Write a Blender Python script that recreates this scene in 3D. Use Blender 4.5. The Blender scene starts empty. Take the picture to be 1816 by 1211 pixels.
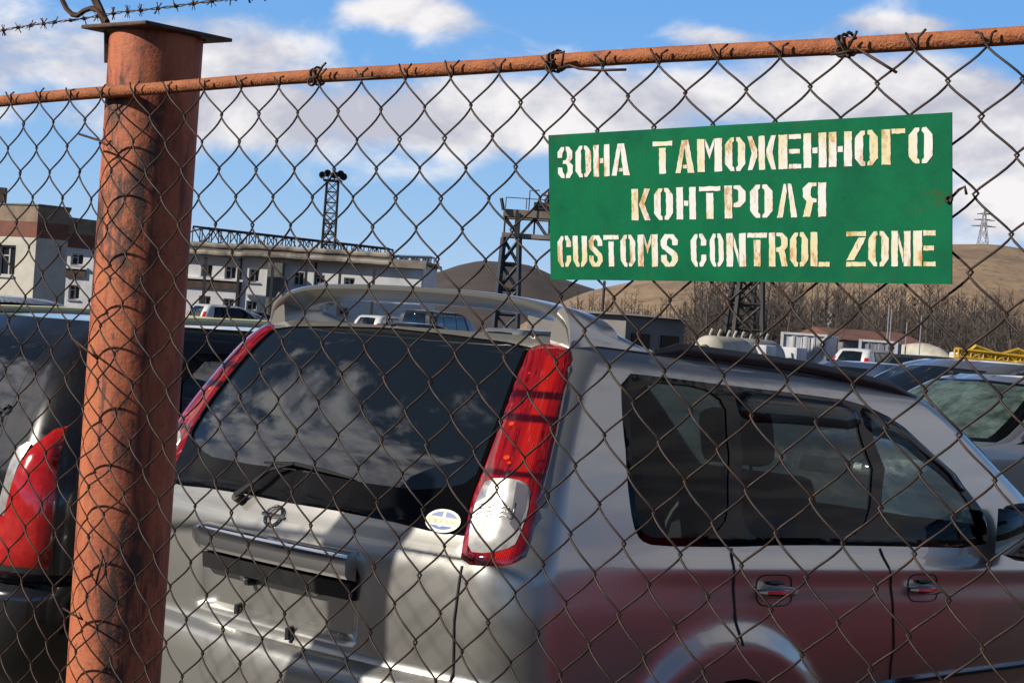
import bpy, bmesh, math, random
import numpy as np
from mathutils import Vector, Matrix, Euler
from mathutils.geometry import delaunay_2d_cdt
random.seed(7)
R_ = math.radians
SC = bpy.context.scene
COL = SC.collection

# ------------------------------------------------------------------ camera
CAM_H = 1.62
ROLL, PITCH, FPX = R_(3.9), R_(-0.24), 3200.0          # photo is 1816 px wide
fw = Vector((0, math.cos(PITCH), math.sin(PITCH)))
rt0 = Vector((1, 0, 0)); up0 = rt0.cross(fw)
rt = math.cos(ROLL)*rt0 + math.sin(ROLL)*up0
up = -math.sin(ROLL)*rt0 + math.cos(ROLL)*up0
cam_d = bpy.data.cameras.new('camera'); cam = bpy.data.objects.new('camera', cam_d); COL.objects.link(cam)
cam_d.sensor_width = 36.0; cam_d.lens = FPX/1816*36; cam_d.clip_end = 6000; cam_d.clip_start = .05
m = Matrix.Identity(3); m.col[0] = rt; m.col[1] = up; m.col[2] = -fw
cam.matrix_world = Matrix.Translation((0, 0, CAM_H)) @ m.to_4x4()
SC.camera = cam
EYE = Vector((0, 0, CAM_H))
def ray(px, py): return fw + (px-908)/FPX*rt + (605.5-py)/FPX*up
def on_h(px, Y): return EYE + ray(px, 592+(px-908)*math.tan(ROLL))*Y      # same, at eye level
def at(px, py, Y): return EYE + ray(px, py)*Y            # point seen there at depth Y

# ------------------------------------------------------------------ light
SUN_AZ, SUN_EL = R_(-70), R_(31)                         # azimuth: 0 towards the camera's back, negative = left
sun_dir = Vector((math.sin(SUN_AZ)*math.cos(SUN_EL), -math.cos(SUN_AZ)*math.cos(SUN_EL), math.sin(SUN_EL)))
sd = bpy.data.lights.new('sun', 'SUN'); sd.energy = 5.0; sd.angle = R_(.7); sd.color = (1, .93, .82)
so = bpy.data.objects.new('sun', sd); COL.objects.link(so)
so.rotation_euler = sun_dir.to_track_quat('Z', 'Y').to_euler()

W = bpy.data.worlds.new('World'); SC.world = W; W.use_nodes = True
def sky():
    nt = W.node_tree; N = nt.nodes; L = nt.links; N.clear()
    def mth(op, a, b=None, clamp=False):
        n = N.new('ShaderNodeMath'); n.operation = op; n.use_clamp = clamp
        for i, v in enumerate((a, b)):
            if v is None: continue
            if isinstance(v, (int, float)): n.inputs[i].default_value = v
            else: L.new(v, n.inputs[i])
        return n.outputs[0]
    out = N.new('ShaderNodeOutputWorld'); bg = N.new('ShaderNodeBackground'); bg.inputs[1].default_value = .10
    st = N.new('ShaderNodeTexSky'); st.sky_type = 'NISHITA'; st.sun_disc = False
    st.sun_elevation = SUN_EL; st.sun_rotation = math.atan2(sun_dir.x, sun_dir.y); st.air_density = 1.0; st.dust_density = 0.0; st.ozone_density = 1.0
    tc = N.new('ShaderNodeTexCoord'); sp = N.new('ShaderNodeSeparateXYZ'); L.new(tc.outputs['Generated'], sp.inputs[0])
    x, y, z = sp.outputs
    # a cloud layer seen in perspective: the higher the ray the closer the layer
    zz = mth('ADD', mth('MAXIMUM', z, 0), .13)
    cx, cy = mth('DIVIDE', x, zz), mth('DIVIDE', y, zz)
    cb = N.new('ShaderNodeCombineXYZ'); L.new(mth('MULTIPLY', x, 11), cb.inputs[0]); L.new(mth('MULTIPLY', y, 11), cb.inputs[1]); L.new(mth('MULTIPLY', z, 19), cb.inputs[2])
    def noise(vec, sc, det, dist=0, off=None):
        n = N.new('ShaderNodeTexNoise'); n.inputs['Scale'].default_value = sc; n.inputs['Detail'].default_value = det
        n.inputs['Roughness'].default_value = .56; n.inputs['Distortion'].default_value = dist
        if off:
            ma = N.new('ShaderNodeVectorMath'); ma.operation = 'ADD'; ma.inputs[1].default_value = off; L.new(vec, ma.inputs[0]); vec = ma.outputs[0]
        L.new(vec, n.inputs['Vector']); return n.outputs[0]
    f = noise(cb.outputs[0], 1.0, 9, .25)
    f2 = noise(cb.outputs[0], 1.0, 5, .25, (.0, .0, -.45))
    gr = N.new('ShaderNodeValToRGB'); L.new(mth('MAXIMUM', z, 0), gr.inputs[0]); E_ = gr.color_ramp.elements
    for k, (ps, c) in enumerate(SKY_RAMP):
        e = E_[k] if k < 2 else E_.new(ps)
        e.position = ps; e.color = (*c, 1)
    gm = N.new('ShaderNodeMix'); gm.data_type = 'RGBA'; gm.inputs['Factor'].default_value = .93; L.new(st.outputs[0], gm.inputs['A'])
    gk = N.new('ShaderNodeVectorMath'); gk.operation = 'SCALE'; gk.inputs['Scale'].default_value = 10; L.new(gr.outputs[0], gk.inputs[0]); L.new(gk.outputs[0], gm.inputs['B'])
    # broad banks of cloud at fixed compass directions
    cov = None
    front = mth('GREATER_THAN', y, 0)
    for (bx, bz, sx, sz, a) in CLOUDS:
        q = mth('ADD', mth('POWER', mth('ABSOLUTE', mth('DIVIDE', mth('SUBTRACT', x, bx), sx)), 2.0), mth('POWER', mth('ABSOLUTE', mth('DIVIDE', mth('SUBTRACT', z, bz), sz)), 2.0))
        g = mth('MULTIPLY', mth('POWER', 2.718, mth('MULTIPLY', q, -1)), a)
        cov = g if cov is None else mth('ADD', cov, g)
    cov = mth('MULTIPLY', mth('MINIMUM', cov, .42), front)
    base = mth('SUBTRACT', mth('MULTIPLY', mth('SUBTRACT', 1.0, front), .02), .10)
    d = mth('ADD', mth('ADD', f, cov), base)
    mr = N.new('ShaderNodeMapRange'); mr.interpolation_type = 'SMOOTHSTEP'; mr.inputs[1].default_value = .48; mr.inputs[2].default_value = .73
    L.new(d, mr.inputs[0])
    mask = mth('MULTIPLY', mr.outputs[0], .96)
    sh = N.new('ShaderNodeMapRange'); sh.inputs[1].default_value = -.09; sh.inputs[2].default_value = .13; sh.inputs[3].default_value = 0; sh.inputs[4].default_value = 1
    L.new(mth('SUBTRACT', f, f2), sh.inputs[0])
    cr = N.new('ShaderNodeMix'); cr.data_type = 'RGBA'; L.new(sh.outputs[0], cr.inputs['Factor'])
    cr.inputs['A'].default_value = (5.6, 5.6, 6.4, 1); cr.inputs['B'].default_value = (9.6, 9.3, 9.2, 1)
    mx = N.new('ShaderNodeMix'); mx.data_type = 'RGBA'; L.new(mask, mx.inputs['Factor']); L.new(gm.outputs['Result'], mx.inputs['A']); L.new(cr.outputs['Result'], mx.inputs['B'])
    L.new(mx.outputs['Result'], bg.inputs[0]); L.new(bg.outputs[0], out.inputs[0])
def px_dir(px, py): return ray(px, py).normalized()
CLOUDS = [(.90, .36, .11, .12, .45), (.95, .20, .05, .08, .38), (.78, .52, .14, .09, .3), (-.87, .42, .13, .09, .42), (-.93, .28, .08, .06, .38), (-.78, .55, .12, .06, .3)]
SKY_RAMP = [(0.0, (.46, .64, .87)), (.07, (.31, .545, .87)), (.14, (.19, .45, .87)), (.21, (.15, .395, .84)), (.30, (.075, .17, .40)), (.48, (.028, .052, .105)), (1.0, (.014, .022, .04))]
for (px, py, rx, ry, a) in [(70, 95, 190, 85, .33), (470, 75, 150, 50, .26), (730, 28, 130, 30, .33), (620, 190, 280, 70, .36), (420, 215, 150, 55, .26), (900, 225, 160, 55, .3),
                            (1130, 185, 190, 80, .38), (1500, 165, 240, 75, .36), (1730, 240, 150, 95, .32), (1800, 400, 140, 65, .38), (1270, 66, 110, 22, .26), (1620, 44, 110, 18, .28), (90, 215, 130, 35, .16),
                            (-500, 60, 300, 120, .2), (2400, 200, 400, 120, .2), (900, -700, 900, 200, .12)]:
    d_ = px_dir(px, py); CLOUDS.append((d_.x, d_.z, rx/FPX, ry/FPX, a))
sky()
SC.view_settings.view_transform = 'Standard'; SC.view_settings.look = 'None'; SC.view_settings.exposure = 0.0; SC.view_settings.gamma = 1.0
SC.render.film_transparent = False
SC.cycles.max_bounces = 8; SC.cycles.transparent_max_bounces = 16; SC.cycles.caustics_reflective = False; SC.cycles.caustics_refractive = False

# ------------------------------------------------------------------ object helpers
FRAME = {}
def tag(o, label=None, cat=None, group=None, kind=None):
    if label: o['label'] = label
    if cat: o['category'] = cat
    if group: o['group'] = group
    if kind: o['kind'] = kind
    return o
def thing(name, label, cat, loc=(0, 0, 0), rz=0, group=None):
    o = bpy.data.objects.new(name, None); COL.objects.link(o); o.empty_display_size = .1
    o.location = loc; o.rotation_euler = (0, 0, rz); tag(o, label, cat, group)
    FRAME[o.name] = Matrix.Translation(loc) @ Matrix.Rotation(rz, 4, 'Z')
    return o
def kids(o): return [c for c in bpy.data.objects if c.parent == o]
def copy_tree(o, parent=None):
    c = o.copy(); COL.objects.link(c); c.parent = parent
    for ch in kids(o): copy_tree(ch, c)
    return c
class MB:
    """collects geometry; build() links it as ONE mesh object"""
    def __init__(s): s.v = []; s.f = []; s.m = []; s.mi = 0; s.uv = None
    def add(s, vs, fs, mi=None):
        b = len(s.v); s.v += [tuple(v) for v in vs]; s.f += [tuple(i+b for i in f) for f in fs]; s.m += [s.mi if mi is None else mi]*len(fs)
        return s
    def box(s, c, d, M=None, bev=0, mi=None):
        x, y, z = d[0]/2, d[1]/2, d[2]/2
        if bev <= 0:
            vs = [Vector((i*x, j*y, k*z)) for k in (-1, 1) for (i, j) in ((-1, -1), (1, -1), (1, 1), (-1, 1))]
            fs = [(3, 2, 1, 0), (4, 5, 6, 7), (0, 1, 5, 4), (1, 2, 6, 5), (2, 3, 7, 6), (3, 0, 4, 7)]
        else:
            b = min(bev, x*.9, y*.9, z*.9); bm = bmesh.new(); bmesh.ops.create_cube(bm, size=1)
            for v in bm.verts: v.co = Vector((v.co.x*2*x, v.co.y*2*y, v.co.z*2*z))
            bmesh.ops.bevel(bm, geom=list(bm.edges), offset=b, segments=2, affect='EDGES', profile=.6)
            bm.verts.index_update(); vs = [v.co.copy() for v in bm.verts]; fs = [tuple(v.index for v in f.verts) for f in bm.faces]; bm.free()
        c = Vector(c)
        vs = [(M @ v if M else v)+c for v in vs]
        return s.add(vs, fs, mi)
    def tube(s, pts, r, n=6, closed=False, mi=None, flat=1.0, upv=None):
        pts = [Vector(p) for p in pts]; k = len(pts); vs = []; fs = []
        rad = r if hasattr(r, '__len__') else [r]*k
        u = None
        for i, p in enumerate(pts):
            a = pts[(i-1) % k] if (closed or i > 0) else p; b = pts[(i+1) % k] if (closed or i < k-1) else p
            t = (b-a)
            t = t.normalized() if t.length > 1e-9 else Vector((0, 0, 1))
            if u is None:
                w = Vector(upv) if upv else (Vector((0, 0, 1)) if abs(t.z) < .9 else Vector((1, 0, 0)))
                u = (w - t*w.dot(t)).normalized()
            else:
                u = (u - t*u.dot(t)); u = u.normalized() if u.length > 1e-6 else t.orthogonal().normalized()
            w = t.cross(u)
            for j in range(n):
                q = 2*math.pi*j/n; vs.append(p + (u*math.cos(q)*flat + w*math.sin(q))*rad[i])
        for i in range(k if closed else k-1):
            for j in range(n):
                a = i*n+j; b = i*n+(j+1) % n; c = ((i+1) % k)*n+(j+1) % n; d = ((i+1) % k)*n+j
                fs.append((a, b, c, d))
        if not closed:
            fs.append(tuple(range(n-1, -1, -1))); fs.append(tuple((k-1)*n+j for j in range(n)))
        return s.add(vs, fs, mi)
    def bar(s, a, b, w=.1, n=4, mi=None): return s.tube([a, b], w/2*1.3 if n == 4 else w/2, n, mi=mi)
    def lathe(s, prof, M=None, n=24, mi=None):
        vs = []; fs = []; k = len(prof)
        for (r, h) in prof:
            for j in range(n):
                q = 2*math.pi*j/n; v = Vector((r*math.cos(q), r*math.sin(q), h)); vs.append(M @ v if M else v)
        for i in range(k-1):
            for j in range(n): fs.append((i*n+j, i*n+(j+1) % n, (i+1)*n+(j+1) % n, (i+1)*n+j))
        if prof[0][0] > 1e-5: fs.append(tuple(range(n-1, -1, -1)))
        if prof[-1][0] > 1e-5: fs.append(tuple((k-1)*n+j for j in range(n)))
        return s.add(vs, fs, mi)
    def prism(s, poly, fr, to=None, mi=None):
        """poly: 2-D outline; fr(u,v,e) -> 3-D; extruded from e=to[0] to e=to[1]"""
        k = len(poly); a, b = to
        vs = [fr(u, v, a) for u, v in poly]+[fr(u, v, b) for u, v in poly]
        fs = [tuple(range(k-1, -1, -1)), tuple(range(k, 2*k))]+[(i, (i+1) % k, k+(i+1) % k, k+i) for i in range(k)]
        return s.add(vs, fs, mi)
    def build(s, name, mats, parent=None, angle=35, world=False, merge=0):
        me = bpy.data.meshes.new(name); V = s.v
        if parent is not None and world:
            q = parent; Mx = Matrix.Identity(4)
            while q is not None: Mx = FRAME.get(q.name, Matrix.Identity(4)) @ Mx; q = q.parent
            Mi = Mx.inverted(); V = [tuple(Mi @ Vector(v)) for v in V]
        me.from_pydata(V, [], s.f)
        mats = mats if isinstance(mats, (list, tuple)) else [mats]
        for mm in mats: me.materials.append(mm)
        if len(mats) > 1: me.polygons.foreach_set('material_index', s.m)
        if s.uv is not None:
            ul = me.uv_layers.new(name='panel')
            for lp in me.loops: ul.data[lp.index].uv = s.uv[lp.vertex_index]
        bm = bmesh.new(); bm.from_mesh(me)
        if merge: bmesh.ops.remove_doubles(bm, verts=bm.verts, dist=merge)
        bmesh.ops.recalc_face_normals(bm, faces=bm.faces) if s.uv is None and not merge else None
        bm.to_mesh(me); bm.free()
        me.polygons.foreach_set('use_smooth', [True]*len(me.polygons))
        if angle < 180: me.set_sharp_from_angle(angle=R_(angle))
        o = bpy.data.objects.new(name, me); COL.objects.link(o)
        if parent is not None: o.parent = parent
        return o

# ------------------------------------------------------------------ materials
def mat(name, col, rough=.6, metal=0, coat=0, ior=None, spec=None, noise=None, bump=0, bscale=200, col2=None, nscale=8, detail=6, lo=.35, hi=.65, emis=None, coord='Object', stretch=(1, 1, 1), rough2=None, alpha=None):
    m = bpy.data.materials.new(name); m.use_nodes = True; nt = m.node_tree; N = nt.nodes; L = nt.links
    p = N['Principled BSDF']; c4 = (*col, 1)
    p.inputs['Base Color'].default_value = c4; p.inputs['Roughness'].default_value = rough; p.inputs['Metallic'].default_value = metal
    p.inputs['Coat Weight'].default_value = coat; p.inputs['Coat Roughness'].default_value = .03
    if ior: p.inputs['IOR'].default_value = ior
    if spec is not None: p.inputs['Specular IOR Level'].default_value = spec
    if col2 or bump:
        tc = N.new('ShaderNodeTexCoord'); mp = N.new('ShaderNodeMapping'); mp.inputs['Scale'].default_value = stretch
        L.new(tc.outputs[coord], mp.inputs[0])
    if col2:
        n = N.new('ShaderNodeTexNoise'); n.inputs['Scale'].default_value = nscale; n.inputs['Detail'].default_value = detail; n.inputs['Roughness'].default_value = .65
        L.new(mp.outputs[0], n.inputs['Vector'])
        r = N.new('ShaderNodeValToRGB'); r.color_ramp.elements[0].position = lo; r.color_ramp.elements[1].position = hi
        r.color_ramp.elements[0].color = c4; r.color_ramp.elements[1].color = (*col2, 1)
        L.new(n.outputs[0], r.inputs[0]); L.new(r.outputs[0], p.inputs['Base Color'])
        if rough2 is not None:
            mr = N.new('ShaderNodeMapRange'); mr.inputs[1].default_value = lo; mr.inputs[2].default_value = hi; mr.inputs[3].default_value = rough; mr.inputs[4].default_value = rough2
            L.new(n.outputs[0], mr.inputs[0]); L.new(mr.outputs[0], p.inputs['Roughness'])
    if bump:
        n2 = N.new('ShaderNodeTexNoise'); n2.inputs['Scale'].default_value = bscale; n2.inputs['Detail'].default_value = 4; L.new(mp.outputs[0], n2.inputs['Vector'])
        b = N.new('ShaderNodeBump'); b.inputs['Strength'].default_value = bump; b.inputs['Distance'].default_value = .01; L.new(n2.outputs[0], b.inputs['Height']); L.new(b.outputs[0], p.inputs['Normal'])
    return m
def glass_mat(name, tint, ior=1.5, rough=0.0, dust=0):
    m = bpy.data.materials.new(name); m.use_nodes = True; nt = m.node_tree; N = nt.nodes; L = nt.links; N.clear()
    o = N.new('ShaderNodeOutputMaterial'); mx = N.new('ShaderNodeMixShader'); t = N.new('ShaderNodeBsdfTransparent'); g = N.new('ShaderNodeBsdfGlossy'); ge = N.new('ShaderNodeNewGeometry')
    t.inputs[0].default_value = (*tint, 1); g.inputs['Roughness'].default_value = rough;
    def mm(op, a, b=None):
        n = N.new('ShaderNodeMath'); n.operation = op
        for i, v in enumerate((a, b)):
            if v is None: continue
            if isinstance(v, (int, float)): n.inputs[i].default_value = v
            else: L.new(v, n.inputs[i])
        return n.outputs[0]
    dt = N.new('ShaderNodeVectorMath'); dt.operation = 'DOT_PRODUCT'; L.new(ge.outputs['Normal'], dt.inputs[0]); L.new(ge.outputs['Incoming'], dt.inputs[1])
    F0 = .30*((ior-1)/(ior+1))**2
    fz = mm('ADD', mm('MULTIPLY', mm('POWER', mm('SUBTRACT', 1.0, mm('ABSOLUTE', dt.outputs['Value'])), 5.0), 1-F0), F0)
    L.new(fz, mx.inputs[0]); L.new(t.outputs[0], mx.inputs[1]); L.new(g.outputs[0], mx.inputs[2]); 
    if dust:
        d = N.new('ShaderNodeBsdfDiffuse'); d.inputs[0].default_value = (.44, .62, .58, 1); tl = N.new('ShaderNodeBsdfTranslucent'); tl.inputs[0].default_value = (.44, .62, .58, 1)
        ad = N.new('ShaderNodeMixShader'); L.new(d.outputs[0], ad.inputs[1]); L.new(tl.outputs[0], ad.inputs[2])
        tc = N.new('ShaderNodeTexCoord'); n = N.new('ShaderNodeTexNoise'); n.inputs['Scale'].default_value = 5; n.inputs['Detail'].default_value = 8; n.inputs['Roughness'].default_value = .7; L.new(tc.outputs['Object'], n.inputs['Vector'])
        mr = N.new('ShaderNodeMapRange'); mr.inputs[1].default_value = .35; mr.inputs[2].default_value = .7; mr.inputs[3].default_value = dust*.3; mr.inputs[4].default_value = dust*1.6; L.new(n.outputs[0], mr.inputs[0])
        m3 = N.new('ShaderNodeMixShader'); L.new(mr.outputs[0], m3.inputs[0]); L.new(mx.outputs[0], m3.inputs[1]); L.new(ad.outputs[0], m3.inputs[2]); L.new(m3.outputs[0], o.inputs[0])
    else: L.new(mx.outputs[0], o.inputs[0])
    return m
def paint_mat(name, col, metal=.0, rough=.35, dust=(.30, .27, .23), amt=.12):
    m = mat(name, col, rough, metal, coat=1.0); nt = m.node_tree; N = nt.nodes; L = nt.links; p = N['Principled BSDF']
    tc = N.new('ShaderNodeTexCoord'); n = N.new('ShaderNodeTexNoise'); n.inputs['Scale'].default_value = 3.2; n.inputs['Detail'].default_value = 8; n.inputs['Roughness'].default_value = .7
    L.new(tc.outputs['Object'], n.inputs['Vector'])
    mr = N.new('ShaderNodeMapRange'); mr.inputs[1].default_value = .42; mr.inputs[2].default_value = .75; mr.inputs[3].default_value = 0; mr.inputs[4].default_value = amt; L.new(n.outputs[0], mr.inputs[0])
    mx = N.new('ShaderNodeMix'); mx.data_type = 'RGBA'; mx.inputs['A'].default_value = (*col, 1); mx.inputs['B'].default_value = (*dust, 1); L.new(mr.outputs[0], mx.inputs['Factor'])
    L.new(mx.outputs['Result'], p.inputs['Base Color'])
    m2 = N.new('ShaderNodeMapRange'); m2.inputs[1].default_value = .4; m2.inputs[2].default_value = .8; m2.inputs[3].default_value = .02; m2.inputs[4].default_value = .16; L.new(n.outputs[0], m2.inputs[0]); L.new(m2.outputs[0], p.inputs['Coat Roughness'])
    return m
K = {}
K['black_gloss'] = mat('black_gloss', (.003, .003, .0035), .06, spec=.14)
K['black_plastic'] = mat('black_plastic', (.018, .018, .019), .5)
K['rubber'] = mat('rubber', (.02, .02, .02), .8)
K['chrome'] = mat('chrome', (.70, .71, .73), .09, 1)
K['alloy'] = mat('alloy', (.55, .55, .56), .3, 1)
K['dark_glass'] = mat('dark_glass', (.007, .010, .014), .015, ior=1.95)
K['tint_glass'] = glass_mat('tint_glass', (.26, .27, .27), 1.5)
K['clear_glass'] = glass_mat('clear_glass', (.74, .82, .80), 1.5)
K['dusty_glass'] = glass_mat('dusty_glass', (.66, .76, .74), 1.5, dust=.85)
K['hazy_glass'] = glass_mat('hazy_glass', (.70, .80, .78), 1.5, dust=.30)
K['smoke_plastic'] = glass_mat('smoke_plastic', (.30, .29, .31), 1.9, .08)
K['interior'] = mat('interior', (.05, .05, .052), .8)
K['seat_cloth'] = mat('seat_cloth', (.02, .02, .022), .9, col2=(.035, .035, .038), nscale=30)
K['yellow_rail'] = mat('yellow_rail', (.95, .86, .50), .35, coat=.5)
SIGN_LINES = [[('З', 0.0859, 0.1136, 1.8412, 1.884), ('О', 0.1186, 0.1463, 1.8421, 1.8849), ('Н', 0.1504, 0.1788, 1.8429, 1.8857), ('А', 0.1821, 0.2132, 1.8438, 1.8865), ('Т', 0.2521, 0.284, 1.8456, 1.8883), ('А', 0.2893, 0.3195, 1.8466, 1.8893), ('М', 0.3244, 0.3632, 1.8476, 1.8903), ('О', 0.368, 0.399, 1.8487, 1.8913), ('Ж', 0.4026, 0.4454, 1.8497, 1.8924), ('Е', 0.4489, 0.482, 1.8508, 1.8934), ('Н', 0.4854, 0.5185, 1.8518, 1.8944), ('Н', 0.5218, 0.5545, 1.8527, 1.8953), ('О', 0.5585, 0.5905, 1.8537, 1.8962), ('Г', 0.5953, 0.6273, 1.8547, 1.8972), ('О', 0.632, 0.6639, 1.8556, 1.8981)],
 [('К', 0.2169, 0.2487, 1.7839, 1.8258), ('О', 0.2546, 0.2857, 1.7849, 1.8268), ('Н', 0.2915, 0.3228, 1.7859, 1.8278), ('Т', 0.3281, 0.3617, 1.7869, 1.8289), ('Р', 0.368, 0.4005, 1.788, 1.83), ('О', 0.4071, 0.441, 1.789, 1.8311), ('Л', 0.4474, 0.4771, 1.79, 1.8322), ('Я', 0.4854, 0.5189, 1.7911, 1.8333)],
 [('C', 0.0864, 0.1108, 1.7183, 1.7611), ('U', 0.1142, 0.1395, 1.7191, 1.7619), ('S', 0.1428, 0.1665, 1.7198, 1.7626), ('T', 0.1686, 0.1952, 1.7206, 1.7634), ('O', 0.198, 0.2234, 1.7214, 1.7642), ('M', 0.2274, 0.261, 1.7223, 1.7651), ('S', 0.2661, 0.2941, 1.7234, 1.7661), ('C', 0.3152, 0.3397, 1.7247, 1.7673), ('O', 0.3454, 0.367, 1.7255, 1.7681), ('N', 0.3714, 0.4014, 1.7263, 1.769), ('T', 0.4036, 0.4338, 1.7272, 1.7698), ('R', 0.4366, 0.4641, 1.7281, 1.7707), ('O', 0.4676, 0.4943, 1.729, 1.7715), ('L', 0.4978, 0.5254, 1.7298, 1.7724), ('Z', 0.5485, 0.5766, 1.7312, 1.7738), ('O', 0.5799, 0.6075, 1.7321, 1.7746), ('N', 0.6113, 0.6371, 1.733, 1.7754), ('E', 0.6409, 0.6703, 1.7338, 1.7763)]]
NEIGHBOUR_S = -2.36
BLACK_SHIFT = .15
SCRIPT_S = .50
FAR_CARS = [
 ('sedan', 'white', 372, 82, math.radians(40), 'small white saloon beyond the post, left of the pair before the white building'),
 ('sedan', 'silver', 452, 88, math.radians(30), 'pale silver saloon right beside the white one before the white building'),
 ('suv', 'white', -150, 27, math.radians(45), 'white car roof glaring above the black estate at the far left'),
 ('suv', 'white', 640, 74, math.radians(50), 'white car seen through the spoiler gap near its left end'),
 ('van', 'dark', 730, 70, math.radians(60), 'dark van seen through the middle of the spoiler gap'),
 ('sedan', 'green', 800, 52, math.radians(40), 'dark green saloon seen through the spoiler gap right of the dark van'),
 ('suv', 'silver', 868, 46, math.radians(48), 'silver car seen through the right half of the spoiler gap'),
 ('wagon', 'white', 935, 40, math.radians(48), 'white estate seen at the right end of the spoiler gap'),
 ('wagon', 'blue', 1478, 30, math.radians(45), 'dark blue estate just left of the silver car facing the fence'),
 ('wagon', 'lilac', 1625, 34, math.radians(45), 'lilac grey estate behind the silver car\'s roof'),
 ('wagon', 'white', 1740, 43, math.radians(45), 'white estate roof between the silver car and the yellow crane'),
 ('sedan', 'grey', 1420, 44, math.radians(40), 'grey saloon in front of the white shipping container'),
 ('suv', 'dark', 1590, 52, math.radians(40), 'black off-roader in front of the mixer truck with raised hopper'),
 ('suv', 'white', 338, 76, math.radians(38), 'white off-roader closest to the post among the cars before the white building'),
 ('wagon', 'grey', 405, 96, math.radians(36), 'grey estate parked behind the white saloon before the white building'),
 ('suv', 'dark', 486, 92, math.radians(40), 'black off-roader at the right end of the cars before the white building'),
 ('wagon', 'dark', 690, 58, math.radians(48), 'black estate in the spoiler gap, in front of the dark van'),
 ('sedan', 'white', 905, 60, math.radians(44), 'white saloon far back in the spoiler gap, behind the silver car'),
 ('suv', 'white', 1500, 66, math.radians(44), 'white off-roader just below the grey corrugated container'),
 ('wagon', 'silver', 1690, 58, math.radians(42), 'silver estate between the mixer truck and the yellow crane'),
 ('suv', 'lilac', 1790, 34, math.radians(45), 'lilac grey off-roader at the right edge below the yellow crane'),
 ('suv', 'grey', 1900, 20, math.radians(218), 'grey off-roader cut by the right edge, behind the silver car'),
]
# ------------------------------------------------------------------ fence
TH = R_(41.0); FT = Vector((math.cos(TH), -math.sin(TH), 0)); FN = Vector((-math.sin(TH), -math.cos(TH), 0)); FO = Vector((0, 2.6, 0))
def FP(s, z, e=0.0): return FO + FT*s + FN*e + Vector((0, 0, z))
K['rust_pipe'] = mat('rust_pipe', (.42, .14, .05), .75, .05, col2=(.25, .075, .032), nscale=38, detail=8, lo=.42, hi=.68, bump=.5, bscale=260)
K['rust_wire'] = mat('rust_wire', (.020, .0135, .011), .55, .3, col2=(.066, .037, .025), nscale=45, lo=.4, hi=.66)
K['dark_wire'] = mat('dark_wire', (.03, .02, .016), .6, .4, col2=(.10, .045, .025), nscale=60)
K['steel_dark'] = mat('steel_dark', (.05, .035, .028), .6, .3, col2=(.13, .07, .045), nscale=30)
def post_mat():
    m = mat('primer_post', (.50, .205, .115), .68); nt = m.node_tree; N = nt.nodes; L = nt.links; p = N['Principled BSDF']
    tc = N.new('ShaderNodeTexCoord'); mp = N.new('ShaderNodeMapping'); mp.inputs['Scale'].default_value = (1, 1, .35); L.new(tc.outputs['Object'], mp.inputs[0])
    def noise(sc, det, src, ro=.65):
        n = N.new('ShaderNodeTexNoise'); n.inputs['Scale'].default_value = sc; n.inputs['Detail'].default_value = det; n.inputs['Roughness'].default_value = ro; L.new(src, n.inputs['Vector']); return n.outputs[0]
    def ramp(src, lo, hi):
        r = N.new('ShaderNodeMapRange'); r.interpolation_type = 'SMOOTHSTEP'; r.inputs[1].default_value = lo; r.inputs[2].default_value = hi; L.new(src, r.inputs[0]); return r.outputs[0]
    def mix(f, a, b):
        x = N.new('ShaderNodeMix'); x.data_type = 'RGBA'; L.new(f, x.inputs['Factor'])
        if isinstance(a, tuple): x.inputs['A'].default_value = a
        else: L.new(a, x.inputs['A'])
        x.inputs['B'].default_value = b; return x.outputs['Result']
    c = mix(ramp(noise(11, 9, mp.outputs[0], .75), .40, .62), (.54, .16, .066, 1), (.34, .083, .040, 1))
    c = mix(ramp(noise(60, 7, tc.outputs['Object'], .75), .56, .68), c, (.15, .048, .028, 1))
    c = mix(ramp(noise(5.5, 10, mp.outputs[0], .78), .51, .60), c, (.070, .036, .027, 1))
    m5 = N.new('ShaderNodeMapping'); m5.inputs['Scale'].default_value = (1, 1, .08); L.new(tc.outputs['Object'], m5.inputs[0])
    c = mix(ramp(noise(26, 6, m5.outputs[0], .7), .55, .66), c, (.13, .045, .030, 1))
    L.new(c, p.inputs['Base Color'])
    b = N.new('ShaderNodeBump'); b.inputs['Strength'].default_value = .35; b.inputs['Distance'].default_value = .004; L.new(noise(130, 4, tc.outputs['Object']), b.inputs['Height']); L.new(b.outputs[0], p.inputs['Normal'])
    return m
K['post'] = post_mat()
MP = .0964                                               # mesh pitch
S0 = -.7345                                              # a lattice column
def row_z(j): return 2.0015 - .0910*j - .00042*j*j
fence = thing('chain_link_fence', 'rusty chain-link fence with an orange pipe rail and a thick round post', 'fence')
def warp(s, z):
    a = .0035*math.sin(3.1*s+2.3*z)+.0025*math.sin(7.3*s-4.1*z+1.2)
    b = .003*math.sin(2.7*s-3.6*z+.4)+.0025*math.sin(6.1*z+5.2*s)
    k = math.exp(-((s+.98)/.10)**2)
    a += k*(.012*math.sin(23*z+.7)); b += k*.007*math.sin(17*z)
    t = max(0, min(1, (2.0-z)/.08))
    return a*t, b*t
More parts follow.
